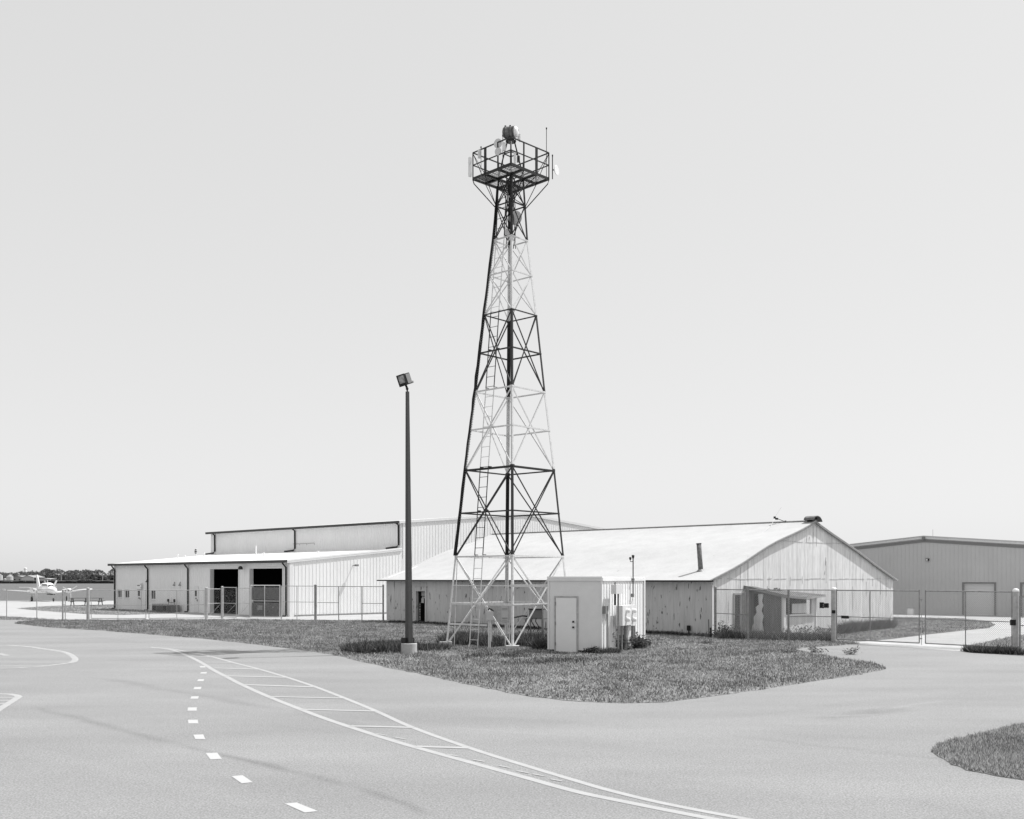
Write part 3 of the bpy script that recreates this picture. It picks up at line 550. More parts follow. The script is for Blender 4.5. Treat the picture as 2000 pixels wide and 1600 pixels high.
for k in range(9):
    a = pp+V(random.uniform(-.22, .22), random.uniform(-.1, .1), random.uniform(.0, .1)); b = a+V(random.uniform(-.2, .2), random.uniform(-.1, .1), random.uniform(.02, .16)); m.bar(a, b, .06, .01)
m.build('scrap', M['galvd'], T)
# leaning timbers at barn corner
for px0, y0, px1, y1, lb in ((1385, 1245, 1384, 1210, 'pale thin stake leaning on the grey barn wall'), (1389, 1247, 1388, 1226, 'short black stake standing at the barn corner')):
    a = G(px0, y0); b = P(px1, y1, a.y); o = MB().bar(a, b, .07 if lb[0] == 's' else .05, .04).build('stake', M['black'] if lb[0] == 's' else M['rust'], None, org=a); tag(o, lb, 'stake')
# utility elbow on barn wall
a = fb.p(fb.t(1345, .1), .35, .1); T = thing('wall_outlet', a, 'small black outlet cap low on the flaking barn wall', 'pipe')
m = MB(); m.path([a+V(0, 0, .12), a+V(0, 0, -.12)], [.09, .09], 8); m.build('cap', M['black'], T); m = MB(); m.path([a+V(0, 0, -.1), a+V(0, 0, -.32)], .03, 6); m.build('pipe', M['darkst'], T)
# ---- right hangar ----
cr = V(31.4, 79.9, 0); wv = -u                # walks right and towards the camera
RH = thing('right_hangar', cr, 'wide tan metal hangar with a pale roll-up door behind the barn', 'hangar')
frh = Fr(cr, wv, -v); hp = 5.88; sl_ = .084; half = 19
da, db = frh.t(1882.5), frh.t(1942); dz = frh.z(1910, 1140); dc = frh.t(1996); dd = dc+(db-da)
wall(frh, [(-half, hp-half*sl_), (0, hp), (half, hp-half*sl_)], [(da, db, 0, dz), (dc, dd, 0, dz)], th=.25, rib=.31, ribo=.018, ribw=.025).build('wall', M['tan'], RH)
wall(Fr(frh.p(-half, 0), v, u), [(.02, hp-half*sl_), (24, hp-half*sl_)], th=.2).build('wall', M['tan'], RH)
wall(Fr(frh.p(half, 0), v, wv), [(.02, hp-half*sl_), (24, hp-half*sl_)], th=.2).build('wall', M['tan'], RH)
wall(Fr(frh.p(-half, 0)+v*24, wv, v), [(0, hp-half*sl_), (half, hp), (2*half, hp-half*sl_)], th=.2).build('wall', M['tan'], RH)
e = hp-(half+.3)*sl_
m = slab(frh.p(-half-.3, e+.08, .2), frh.p(0, hp+.08, .2), frh.p(0, hp+.08, -24.3), frh.p(-half-.3, e+.08, -24.3), .07); m2 = slab(frh.p(0, hp+.08, .2), frh.p(half+.3, e+.08, .2), frh.p(half+.3, e+.08, -24.3), frh.p(0, hp+.08, -24.3), .07); m.add(m2.v, m2.f); m.build('roof', M['tan'], RH)
g = MB(); g.bar(frh.p(-half-.3, e-.07, .07), frh.p(0, hp-.07, .07), .16, .12, V(0, 0, 1)); g.bar(frh.p(0, hp-.07, .07), frh.p(half+.3, e-.07, .07), .16, .12, V(0, 0, 1)); g.build('rake_trim', M['shed'], RH)
g = MB(); g.bar(frh.p(-half, hp-half*sl_-.32, .03), frh.p(0, hp-.32, .03), .2, .03, V(0, 0, 1)); g.bar(frh.p(0, hp-.32, .03), frh.p(half, hp-half*sl_-.32, .03), .2, .03, V(0, 0, 1)); g.build('fascia_band', M['mid'], RH)
for a, b in ((da, db), (dc, dd)):
    m = MB(); frh.bx(m, a, b, 0, dz, -.22, -.15)
    for k in range(12): frh.bx(m, a, b, k*dz/12, k*dz/12+.02, -.15, -.13)
    m.build('door', M['tand'], RH)
    m = MB(); frh.bx(m, a-.12, a, 0, dz+.1, .004, .035); frh.bx(m, b, b+.12, 0, dz+.1, .004, .035); frh.bx(m, a, b, dz, dz+.1, .004, .035); m.build('door_trim', M['mid'], RH)
t = frh.t(1812.5); z = frh.z(1812, 1093.5); T = thing('wall_floodlight', frh.p(t, z, 0), 'small square lamp high on the tan hangar gable', 'lamp')
m = MB(); frh.bx(m, t-.12, t+.12, z-.09, z+.09, .02, .16); m.build('housing', M['darkst'], T); m = MB(); frh.bx(m, t-.09, t+.04, z-.06, z+.04, .161, .17); m.build('glass', M['white'], T)
m = MB(); t = frh.t(1806); frh.bx(m, t-.12, t+.1, hp-.22, hp-.02, .14, .25); m.build('ridge_vent', M['mid'], RH)
T = thing('whip_antenna', P(1822, 1049, 80.3), 'hair-thin whip antenna on the tan hangar ridge', 'antenna'); m = MB(); m.tube(P(1822, 1049, 80.3), P(1822, 1034, 80.3), .012, 4); m.build('whip', M['mid'], T)
a = G(1779, 1201.5); T = thing('utility_pedestal', a, 'small pale utility box on the gravel in front of the tan hangar', 'utility box')
m = MB(); m.box(a+V(0, 0, .25), (.38, .3, .5), wv); m.build('cabinet', M['shed'], T); m = MB(); m.box(a+V(0, 0, .52), (.44, .36, .04), wv); m.build('lid', M['mid'], T)
# ------------------------------------------------------------------ equipment shed
cs = V(3.21, 37.65, 0); sa = V(-.907, .42, 0).normalized(); sb = V(.42, .907, 0).normalized()
SH = thing('equipment_shed', cs, 'small grey flat-roofed equipment hut with a steel door beside the tower', 'shed')
fs = Fr(cs, sa, -sb); fr = Fr(cs, sb, -sa); SW, SL, SZ = 2.06, 5.0, 2.74
wall(fs, [(0, SZ), (SW, SZ)], th=.1, z0=.1).build('wall', M['shed'], SH); wall(fr, [(.1, SZ), (SL, SZ)], th=.1, rib=.3, z0=.08, ribo=.025, ribw=.03).build('wall', M['siding'], SH)
wall(Fr(cs+sa*SW, sb, sa), [(.1, SZ), (SL, SZ)], th=.1, z0=.1).build('wall', M['shed'], SH); wall(Fr(cs+sb*SL, sa, sb), [(.1, SZ), (SW-.1, SZ)], th=.1, z0=.1).build('wall', M['shed'], SH)
m = MB(); m.hexa([fs.p(-.04, SZ-.02, .05), fs.p(SW+.04, SZ-.02, .05), fs.p(SW+.04, SZ-.02, -SL-.05), fs.p(-.04, SZ-.02, -SL-.05), fs.p(-.04, SZ+.03, .05), fs.p(SW+.04, SZ+.03, .05), fs.p(SW+.04, SZ+.03, -SL-.05), fs.p(-.04, SZ+.03, -SL-.05)]); m.build('roof', M['roofw'], SH)
m = MB(); fs.bx(m, -.03, SW+.03, SZ-.13, SZ-.021, .003, .045); fs.bx(m, SW-.04, SW+.03, .1, SZ-.13, .003, .035); fs.bx(m, -.03, .03, .1, SZ-.13, .003, .035); m.build('trim', M['shed'], SH)
m = MB(); fr.bx(m, 0, SL+.03, SZ-.13, SZ-.021, .027, .05); fr.bx(m, SL-.1, SL+.02, .08, SZ-.13, .027, .045); m.build('trim', M['siding'], SH)
m = MB(); fs.bx(m, .1, SW-.1, 0, .1, -SL+.1, -.12); m.build('base', M['darkst'], SH)
t0, t1 = fs.t(1127), fs.t(1085.5); zt_ = fs.z(1105, 1167)
m = MB(); fs.bx(m, t0-.05, t0, .02, zt_+.05, .004, .04); fs.bx(m, t1, t1+.05, .02, zt_+.05, .004, .04); fs.bx(m, t0, t1, zt_+.0, zt_+.05, .004, .04); m.build('door_frame', M['galv'], SH)
m = MB(); fs.bx(m, t0+.012, t1-.012, -.0, zt_-.012, .006, .03); dd_ = m.build('door', M['shedd'], SH)
m = MB(); [m.lathe(fs.p(t0+.12, z, .03), fs.n, [(0, .03), (.03, .03), (.04, .04), (.06, .04), (.07, .02)], 10) for z in (.93, 1.13)]; sub(m, 'knob', M['dark'], dd_, SH)
m = MB(); [fs.bx(m, t1-.02, t1+.01, z, z+.12, .041, .055) for z in (.25, 1.0, 1.72)]; sub(m, 'hinge', M['mid'], dd_, SH)
# service equipment on the sunny side
def conduit(T, px, y0, y1, out, r, mt, name='conduit'):
    t = fr.t(px, out); z0 = max(0, fr.z(px, y0, out)); z1 = fr.z(px, y1, out); m = MB(); m.tube(fr.p(t, z0, out), fr.p(t, z1, out), r, 8); m.build(name, mt, T)
O = .42; t0, t1 = fr.t(1203.5, O), fr.t(1215, O); z0, z1 = fr.z(1209, 1160, O), fr.z(1209, 1142, O)
T = thing('junction_box', fr.p(t0, 0, O), 'tall mounted grey junction box on a pole beside the bright hut wall', 'utility box')
m = MB(); fr.bx(m, t0, t1, z0, z1, O-.2, O); m.build('box', M['grey'], T); conduit(T, 1207.5, 1280, 1160, O-.1, .035, M['galvd'], 'pole')
conduit(T, 1201.3, 1182, 1160, O-.14, .04, M['darkst']); conduit(T, 1201.3, 1142, 1137, O-.14, .03, M['mid'])
O = .42; t0, t1 = fr.t(1216, O), fr.t(1243, O); z0, z1 = fr.z(1220, 1222, O), fr.z(1220, 1183, O)
T = thing('meter_cabinet', fr.p(t0, 0, O), 'wide pale cabinet with four round dials against the bright hut wall', 'meter')
m = MB(); fr.bx(m, t0, t1, z0, z1, O-.26, O); m.build('cabinet', M['tand'], T)
for px, py in ((1223.5, 1193), (1223.5, 1210), (1236, 1193), (1236, 1210)):
    t = fr.t(px, O); m = MB(); m.lathe(fr.p(t, fr.z(px, py, O), O), fr.n, [(0, .085), (.1, .085), (.14, .06), (.15, .02)], 14); m.build('meter_dial', M['white'], T)
    m = MB(); fr.bx(m, t+.13, t+.17, fr.z(px, py, O)-.02, fr.z(px, py, O)+.03, O, O+.03); m.build('latch', M['dark'], T)
for px, r in ((1214.5, .04), (1222, .07), (1235, .05), (1239, .03)): conduit(T, px, 1285, 1222, O-.14, r, M['galvd'])
t = fr.t(1229, O-.1); m = MB(); fr.bx(m, t-.13, t+.2, .1, z0-.01, O-.16, O-.1); m.build('backboard', M['tand'], T)
O = .16; t0, t1 = fr.t(1183, O), fr.t(1188, O); T = thing('switch_box', fr.p(t0, 0, O), 'small narrow switch box with conduits near the hut corner', 'utility box')
m = MB(); fr.bx(m, t0, t1, fr.z(1185, 1199, O), fr.z(1185, 1184, O), .03, O); m.build('box', M['mid'], T); conduit(T, 1185, 1280, 1199, .1, .025, M['galv']); conduit(T, 1187.3, 1280, 1199, .1, .02, M['mid'])
O = .1; T = thing('weather_mast', fr.p(fr.t(1236.5, O), 0, O), 'thin weather sensor mast rising above the hut roof', 'mast')
tm = fr.t(1236.5, O); m = MB(); m.tube(fr.p(tm, fr.z(1236, 1165, O), O), fr.p(tm, fr.z(1236, 1090, O), O), .022, 8); m.build('mast', M['darkst'], T)
m = MB(); a = fr.p(tm, fr.z(1236, 1091, O), O); m.lathe(a, V(0, 0, 1), [(0, .03), (.06, .05), (.12, .055), (.14, .03)], 10)
b = P(1231, 1097, a.y); c = P(1231, 1094, a.y); m.path([P(1236.5, 1097.2, a.y), b, c], .015, 6); m.lathe(c, V(0, 0, 1), [(0, .025), (.05, .045), (.1, .045), (.12, .02)], 10); m.build('sensor', M['darkst'], T)
m = MB(); m.box(fr.p(tm, fr.z(1236, 1132, O), O), (.07, .1, .08), sb); m.box(fr.p(tm, fr.z(1236, 1163, O), O-.02), (.09, .1, .14), sb); m.path([fr.p(tm, fr.z(1236, 1165, O), O), fr.p(tm-.12, fr.z(1236, 1180, O), O-.04), fr.p(tm-.15, fr.z(1236, 1184, O), O+.1)], .008, 4); m.build('bracket', M['mid'], T)
# ------------------------------------------------------------------ lattice tower
TY = 42.3
def rr(z): return float(np.interp(z, [0, 3.57, 7.05, 10.2, 13.3, 14.89, 16.3, 17.7, 18.8], [2.55, 2.2, 1.816, 1.424, 1.073, .877, .70, .60, .52]))
def cx(z): return -.11+.0035*z
def K_(c, z, k=1.0, off=0.0):
    r = rr(z)*k+off; x = cx(z); h = .052*r; return {'F': V(x+h, TY-r, z), 'R': V(x+r, TY+h, z), 'B': V(x-h, TY+r, z), 'L': V(x-r, TY-h, z)}[c]
TW = thing('lattice_tower', V(0, TY, 0), 'tall four-legged steel lattice tower painted in dark and white bands', 'tower')
e1, e2 = V(.7071, .7071, 0), V(-.7071, .7071, 0)
zs = [0, 3.57, 7.05, 10.2, 13.3, 14.89, 16.3, 17.7, 18.85]
fd = {'F': (e1, e2), 'R': (-e1, e2), 'B': (-e1, -e2), 'L': (e1, -e2)}
fd = {'F': (e1, e2), 'R': (e2, -e1), 'B': (-e1, -e2), 'L': (-e2, e1)}
for c in 'FRBL':
    m = MB(); a_, b_ = fd[c]; w = {'F': .07, 'B': .1}.get(c, .085)
    for za, zb in zip(zs, zs[1:]):
        pa, pb = K_(c, za), K_(c, zb)
        m.bar(pa+a_*w/2, pb+a_*w/2, w, .014, a_); m.bar(pa+b_*w/2, pb+b_*w/2, w, .014, b_)
        m.box(K_(c, zb)+a_*.06, (.13, .02, .13), a_); m.box(K_(c, zb)+b_*.06, (.13, .02, .13), b_)
    m.build('leg', M['tower'], TW)
    m = MB(); m.box(K_(c, 0)+V(0, 0, .06), (.5, .5, .2)); m.build('footing', M['foot'], TW)
sides = [('L', 'F'), ('F', 'R'), ('R', 'B'), ('B', 'L')]
for z in (1.71, 3.57, 5.32, 7.05, 8.66, 10.2, 11.76, 13.3, 14.89, 16.3, 17.7):
    m = MB()
    for a, b in sides: m.bar(K_(a, z), K_(b, z), .055 if z < 12 else .045, .04, V(0, 0, 1))
    if z in (1.71, 7.05): 
        for a, b in sides[:2]: m.bar(K_(a, z)+V(0, 0, -.02), K_(b, z)+V(0, 0, -.02), .08, .02, V(0, 0, 1))
    m.build('horizontal_ring', M['tower'], TW)
for za, zb in zip(zs, zs[1:]):
    za2 = za+.05 if za == 0 else za
    for a, b in sides:
        m = MB(); w = .06 if za < 3 else (.05 if za < 12 else .04)
        m.bar(K_(a, za2, 1, -.02), K_(b, zb, 1, -.02), w, .02, V(0, 0, 1)); m.bar(K_(b, za2, 1, -.05), K_(a, zb, 1, -.05), w, .02, V(0, 0, 1)); m.build('cross_brace', M['tower'], TW)
m = MB(); z = 2.42; m.bar(K_('L', z), K_('F', z), .04, .03); z = .88; p_, q_ = K_('L', z), K_('F', z); m.bar(p_, p_.lerp(q_, .62), .07, .04, V(0, 0, 1)); m.bar(K_('L', 0)+V(.35, -.2, 0), K_('L', 3.57)+V(.1, -.05, 0), .03); m.build('side_rail', M['tower'], TW)
m = MB()
for k, (dx, dy) in enumerate(((-.035, -.03), (-.01, -.06))):
    pts = [K_('L', z)+V((dx if z < 17 else -.01)+random.uniform(-.02, .015), dy, 0) for z in np.arange(3.62, 18.6, .45)]; m.path(pts, [.028]*len(pts), 6)
m.build('cable_bundle', M['black'], TW)
m = MB()
for k in range(120): z = 5+k*.1; p_ = K_('L', z); m.bar(p_+V(-.02, -.05, 0), p_+V(.09, -.08, -.02), .012)
m.build('cable_ties', M['mid'], TW)
m = MB(); fe = (K_('F', 5)-K_('L', 5)).normalized(); fe.z = 0; fe.normalize()
def lad(z, s): zz = z; p_ = K_('L', zz, 1, .1).lerp(K_('F', zz, 1, .1), .45); return p_+fe*s*.22
for s in (-1, 1): m.path([lad(z, s) for z in (0.0, 3.57, 7.05, 10.2, 13.3, 16.3, 18.8)], .022, 6)
lm = m.build('ladder', M['tower'], TW); m = MB(); z = .3
while z < 18.7: m = MB(); m.tube(lad(z, -1), lad(z, 1), .012, 5); sub(m, 'rung', M['tower'], lm, TW); z += .4
m = MB()
for z in (1.71, 3.57, 5.32, 7.05, 8.66, 10.2, 11.76, 13.3, 14.89, 16.3):
    for s in (-1, 1): m.bar(lad(z+.05, s*1.0), lad(z+.05, s*1.0)+V(.12, .12, 0), .05, .03)
sub(m, 'standoff', M['tower'], lm, TW)
# inner cables / waveguide clutter near the top
m = MB()
for k in range(5):
    x0, y0 = random.uniform(-.3, .3), random.uniform(-.3, .3); pts = [V(cx(z)+x0*rr(z)+random.uniform(-.05, .05), TY+y0*rr(z)+random.uniform(-.05, .05), z) for z in np.arange(16.0, 18.9, .35)]; m.path(pts, .016, 5)
m.build('feeder_cable', M['black'], TW)
# platform
PZ, PR = 18.8, 1.53; c0 = V(cx(PZ), TY, PZ)
def pt(a, b, z=0.0): return c0+e1*a+e2*b+V(0, 0, z)      # F corner = (-s,-s)
s_ = PR/math.sqrt(2); q_ = .37
m = MB()
for a, b in (((-s_, -s_), (s_, -s_)), ((s_, -s_), (s_, s_)), ((s_, s_), (-s_, s_)), ((-s_, s_), (-s_, -s_))): m.bar(pt(*a), pt(*b), .1, .05, V(0, 0, 1))
for k in (-q_, q_): m.bar(pt(k, -s_), pt(k, s_), .1, .05, V(0, 0, 1)); m.bar(pt(-s_, k, -.01), pt(s_, k, -.01), .1, .05, V(0, 0, 1))
m.build('deck_frame', M['darkst'], TW)
m = MB(); k = -s_+.06
while k < s_:
    for a, b in ((-s_, -q_), (-q_, q_), (q_, s_)):
        if abs(k) < q_ and a == -q_: continue
        m.bar(pt(k, a, .04), pt(k, b, .04), .018, .03, e1)
    k += .11
k = -s_+.1
while k < s_: m.bar(pt(-s_, k, .05), pt(-q_, k, .05), .012, .012); m.bar(pt(q_, k, .05), pt(s_, k, .05), .012, .012); k += .16
m.build('deck_grating', M['box'], TW)
m = MB(); m.box(pt(-.6, .75, .045), (.6, .5, .02), e1); m.build('deck_plate', M['darkst'], TW)
cor = [(-s_, -s_), (s_, -s_), (s_, s_), (-s_, s_)]
for z, w in ((1.05, .04), (.55, .035)):
    m = MB()
    for a, b in zip(cor, cor[1:]+cor[:1]): m.bar(pt(*a, z), pt(*b, z), w)
    m.build('handrail', M['darkst'], TW)
for a, b in zip(cor, cor[1:]+cor[:1]):
    front = a == cor[0] or b == cor[0]
    m = MB(); m.bar(pt(*a, -.05), pt(*a, 1.05), .045); m.build('rail_post', M['darkst'], TW)
    for f, w in (((1/3), .045), ((2/3), .045)):
        near = f if a == cor[0] else 1-f
        w = .1 if (front and near > .5) else .04; x = a[0]+(b[0]-a[0])*f; y = a[1]+(b[1]-a[1])*f; m = MB(); m.bar(pt(x, y, 0), pt(x, y, 1.05), w, .05, (V(b[0]-a[0], 0, 0) if False else (e1 if a[1] == b[1] else e2))); m.build('rail_post', M['darkst'], TW)
m = MB()
for c in ((s_, -s_), (-s_, s_)):
    x, y = c; m.bar(pt(x, y, 1.03), pt(x*.35, y, .0), .02); m.bar(pt(x, y, 1.03), pt(x, y*.35, .0), .02)
m.build('rail_brace', M['darkst'], TW)
m = MB()
for c, k in ((cor[1], 'R'), (cor[3], 'L'), (cor[2], 'B'), (cor[0], 'F')):
    if k == 'F': continue
    m.path([pt(*c, -.05), pt(c[0]*.97, c[1]*.97, -.2), K_(k, 17.62)], .022, 5)
for c, k in (((s_, -q_), 'R'), ((q_, -s_), 'F'), ((-s_, q_), 'L'), ((-q_, -s_), 'F'), ((-q_, s_), 'L'), ((q_, s_), 'R')): m.tube(pt(*c, -.05), K_(k, 17.72), .016, 5)
m.build('support_strut', M['darkst'], TW)
# beacon stand
m = MB(); top = V(c0.x-.0, TY, 20.3)
for c in 'FRBL': m.bar(K_(c, 18.8), top+(K_(c, 18.8)-c0)*.28+V(0, 0, 0), .05, .05)
m.bar(c0, top, .07); m.lathe(top+V(0, 0, -.02), V(0, 0, 1), [(0, .2), (.04, .22), (.08, .2)], 14); 
for z, k in ((19.3, .72), (19.8, .5)):
    pc = [top.lerp(c0, (20.3-z)/1.5)+(K_(c, 18.8)-c0)*(k) for c in 'FRBL']; pc = [V(p_.x, p_.y, z) for p_ in pc]
    for a, b in zip(pc, pc[1:]+pc[:1]): m.bar(a, b, .035)
m.build('beacon_stand', M['darkst'], TW)
# beacon (held by the tower)
bc = V(c0.x-.03, TY, 20.68); ax = V(.965, -.26, -.04).normalized()
T = thing('rotating_beacon', bc-V(0, 0, .35), 'dark drum-shaped rotating airport beacon on the very top of the tower', 'beacon')
m = MB(); m.lathe(bc-ax*.3, ax, [(0, .12), (.03, .19), (.08, .225), (.46, .225), (.5, .235)], 20); m.build('drum', M['rust'], T, smooth=False)
m = MB(); m.lathe(bc+ax*.202, ax, [(0, .22), (.05, .21), (.1, .17), (.13, .08)], 20); m.build('lens', M['white'], T)
m = MB()
for h in (-.2, .0, .12): m.lathe(bc+ax*h, ax, [(0, .232), (.02, .232)], 20)
for h in (-.2, .0): m.box(bc+ax*h+V(0, 0, .25), (.06, .05, .07), ax)
m.build('clamp_band', M['darkst'], T)
m = MB(); m.path([bc+V(0, -.02, -.36), bc+V(-.0, 0, -.3)], .12, 10); m.bar(bc-ax*.14+V(0, 0, -.3), bc-ax*.14+V(0, 0, -.2), .06); m.bar(bc+ax*.14+V(0, 0, -.3), bc+ax*.14+V(0, 0, -.2), .06); m.build('yoke', M['darkst'], T)
def dish(px, py, d, r, axis, mt, label, parentname='dish_antenna', mount=None):
    c = P(px, py, d); T = thing(parentname, c, label, 'antenna', 'antennas fixed to the tower platform'); ax_ = Vector(axis).normalized()
    m = MB(); m.lathe(c-ax_*.04, ax_, [(0, r*.3), (.02, r*.75), (.05, r), (.065, r), (.07, r*.96)], 22); m.build('reflector', mt, T, smooth=False)
    m = MB(); e_ = mount or c-ax_*.22; m.tube(c-ax_*.03, e_, .03, 6); m.build('bracket', M['mid'], T); return T
def panel(px, y0, y1, d, w, dep, mt, label, yaw=0, cat='antenna'):
    a, b = P(px, y1, d), P(px, y0, d); T = thing('panel_antenna', a, label, cat, 'antennas fixed to the tower platform')
    m = MB(); x = V(math.cos(yaw), math.sin(yaw), 0); m.box((a+b)/2, (w, dep, (b-a).length), x); m.build('radome', mt, T)
    m = MB(); y = V(-x.y, x.x, 0); [m.box(a.lerp(b, k)+y*(dep/2+.04), (.04, .08, .04), x) for k in (.2, .8)]; m.build('clamp', M['mid'], T); return T
dish(973, 280.5, 41.3, .185, (-.5, -.85, -.1), M['grey'], 'upper larger flat grey disc on the platform rail left of the beacon')
dish(973.2, 296.5, 41.25, .15, (-.5, -.85, -.1), M['grey'], 'lower smaller flat grey disc under the larger one on the platform rail')
dish(1086.5, 333, 42.4, .2, (.85, -.5, 0), M['white'], 'white round dish standing out from the right corner of the platform', mount=P(1079, 331, 42.4))
dish(1007.5, 426, 42.3, .28, (-.45, -.88, -.15), M['grey'], 'grey oval dish hung inside the tower head below the platform')
dish(992, 455, 42.1, .16, (.5, -.85, 0), M['grey'], 'small grey dish inside the tower just above the white band')
panel(918, 308, 345, 42.0, .11, .09, M['trim'], 'tall pale panel antenna outside the left corner of the platform', .5)
panel(936, 293, 309, 41.9, .1, .08, M['trim'], 'short white panel on the left platform rail nearest the corner', .4)
panel(984.5, 279, 294, 41.2, .12, .1, M['white'], 'white radio box beside the two grey discs', .2)
panel(1005.5, 296, 319, 41.6, .1, .08, M['white'], 'upright white panel standing at the middle of the platform', 0)
panel(998, 276, 292, 41.4, .07, .06, M['white'], 'narrow white panel just below the beacon drum', 0)
panel(1014.8, 262, 277, 42.6, .06, .05, M['white'], 'slim white antenna to the right of the beacon', 0)
panel(1012.5, 305, 317, 42.4, .1, .1, M['mid'], 'dark square box on the platform deck right of the centre', .3)
for px, y0, y1, d, r, lb in ((1067.3, 251, 350, 42.2, .014, 'very tall thin black whip mast at the right platform corner'), (939.5, 288, 356, 41.8, .014, 'thin grey antenna pole crossing the left platform rail'), (982, 265, 320, 41.4, .013, 'thin dark pole behind the white radio box on the platform'), (1012, 255, 275, 42.4, .02, 'short grey rod standing beside the beacon'), (1079, 304, 350, 42.4, .022, 'short dark pole carrying the white dish at the right corner')):
    a, b = P(px, y1, d), P(px, y0, d); T = thing('antenna_pole', a, lb, 'antenna pole', 'antennas fixed to the tower platform'); m = MB(); m.tube(a, b, r, 6); m.build('pole', M['darkst'] if 'dark' in lb or 'black' in lb else M['mid'], T)
    m = MB(); m.box(b, (.05, .05, .06)); m.build('tip', M['black'], T)
a, b = P(1074, 348, 42.3), P(1079, 348, 42.4)
# lower tower equipment
def cab(px0, px1, y0, y1, d, dep, mt, name, label, cat='utility box', legs=(), yaw=0, legm=None):
    a = P(px0, y1, d); b = P(px1, y0, d); T = thing(name, V((a.x+b.x)/2, d, 0), label, cat); x = V(math.cos(yaw), math.sin(yaw), 0)
    m = MB(); m.box((a+b)/2, ((b.x-a.x)/max(.5, math.cos(yaw)), dep, b.z-a.z), x); m.build('cabinet', mt, T)
    for px in legs: q = P(px, y1, d); m = MB(); m.bar(V(q.x, d+.05, 0), V(q.x, d+.05, q.z+.1), .05); m.build('post', legm or M['tower'], T)
    return T
T = cab(971, 994.5, 1182.5, 1216, 40.9, .2, M['boxr'], 'control_cabinet', 'large mottled grey cabinet on posts behind the front tower leg', legs=(987, 995))
m = MB(); a, b = P(979, 1214, 40.79), P(993, 1185, 40.79); m.box((a+b)/2, (b.x-a.x, .02, b.z-a.z)); d_ = m.build('door', M['box'], T)
m = MB()
for py in (1189, 1191.5, 1207.5, 1208.5, 1212): a, b = P(980.5, py, 40.775), P(991, py-.7, 40.775); m.box((a+b)/2, (b.x-a.x, .01, .012))
sub(m, 'printed_lines', M['mid'], d_, T)
T = cab(957, 971.5, 1183, 1215, 41.15, .15, M['boxr'], 'control_cabinet', 'narrower mottled cabinet just left of the large one under the tower', legs=(960,))
T = cab(950, 963.5, 1194, 1211.5, 40.3, .14, M['box'], 'meter_box', 'small smooth grey meter box on twin posts near the tower ladder', legs=(954.5, 957.5))
m = MB(); a = P(953, 1191.5, 40.3); m.path([a, P(956, 1188.5, 40.3), P(959, 1190, 40.3), P(964, 1194, 40.35)], .035, 6); m.build('cable_loop', M['black'], T)
T = cab(1033.5, 1061.5, 1190.5, 1208, 43.4, .4, M['mid'], 'transformer_box', 'dark box on a stand with hanging cables between tower and hut', legs=(1036, 1059), legm=M['galvd'])
m = MB(); m.bar(P(1032, 1189.5, 43.4), P(1063, 1189.8, 43.4), .04, .5, V(0, 0, 1)); m.build('lid', M['darkst'], T)
m = MB(); m.bar(P(1022, 1208.5, 43.4), P(1072, 1208.5, 43.4), .05); m.build('crossbar', M['galv'], T)
for px in (1030, 1041, 1049):
    m = MB(); m.path([P(px-2, 1208, 43.2), P(px-3, 1214, 43.15), P(px+2, 1222, 43.1), P(px+4, 1228, 43.1), P(px, 1234, 43.1)], .02, 5); m.build('cable', M['black'], T)
m = MB(); m.path([P(1003, 1206.5, 42), P(1012, 1204.5, 42.4), P(1021, 1202.7, 42.9), P(1029, 1204, 43.2)], .035, 6); m.build('hose', M['black'], T)
T = thing('cable_tray', P(1003, 1144, 39.9), 'white cable tray bridging from the front tower leg to the grey hut', 'cable tray')
a, b = P(1002, 1144, 40.0), P(1073, 1144, 38.9); m = MB(); wd = (b-a).normalized(); n_ = V(-wd.y, wd.x, 0)
for s in (-1, 1): m.bar(a+n_*s*.15, b+n_*s*.15, .1, .03, V(0, 0, 1))
m.build('side_rails', M['tower'], T); m = MB(); [m.bar(a.lerp(b, k/6)-n_*.15, a.lerp(b, k/6)+n_*.15, .03) for k in range(7)]; m.build('cross_bars', M['tower'], T)
m = MB(); a, b = G(1062.5, 1259), P(1059.5, 1180, 41.5); tag(MB().bar(a, b, .05).build('tray_post', M['tower'], None, org=a), 'slim white pipe post just left of the grey hut', 'post')
# ------------------------------------------------------------------ parking-lot lamp
LB = G(799, 1277); LB = V(LB.x, LB.y, 0); T = thing('light_pole', LB, 'dark square light pole with a tilted floodlight on a round concrete foot', 'light pole')
m = MB(); m.lathe(LB-V(0, 0, .1), V(0, 0, 1), [(0, .285), (.46, .285), (.48, .27)], 28); m.build('concrete_foot', M['foot'], T, smooth=False)
zb, ztp = .38, CH+(HZ-765)*LB.y/F
ctr = lambda z: V(LB.x-.06*(z/ztp), LB.y, z)
a45 = math.radians(45); ex, ey = V(math.cos(a45), math.sin(a45), 0), V(-math.sin(a45), math.cos(a45), 0)
m = MB(); h0, h1 = .098, .048; A, B = ctr(zb), ctr(ztp)
m.hexa([A-ex*h0-ey*h0, A+ex*h0-ey*h0, A+ex*h0+ey*h0, A-ex*h0+ey*h0, B-ex*h1-ey*h1, B+ex*h1-ey*h1, B+ex*h1+ey*h1, B-ex*h1+ey*h1]); m.build('pole', M['bronze'], T)
m = MB(); m.box(A+V(-.14, -.02, .1), (.18, .22, .2), ex); m.box(A+V(0, 0, .02), (.34, .34, .04), ex); m.build('base_cover', M['darkst'], T)
m = MB(); m.tube(A+V(.17, -.05, .03), A+V(.17, -.05, .13), .02, 6); m.tube(A+V(.2, -.06, .1), A+V(.15, -.06, .2), .02, 5); m.build('anchor_bolt', M['darkst'], T)
q0 = ctr(ztp); hc = P(788.5, 742, LB.y)
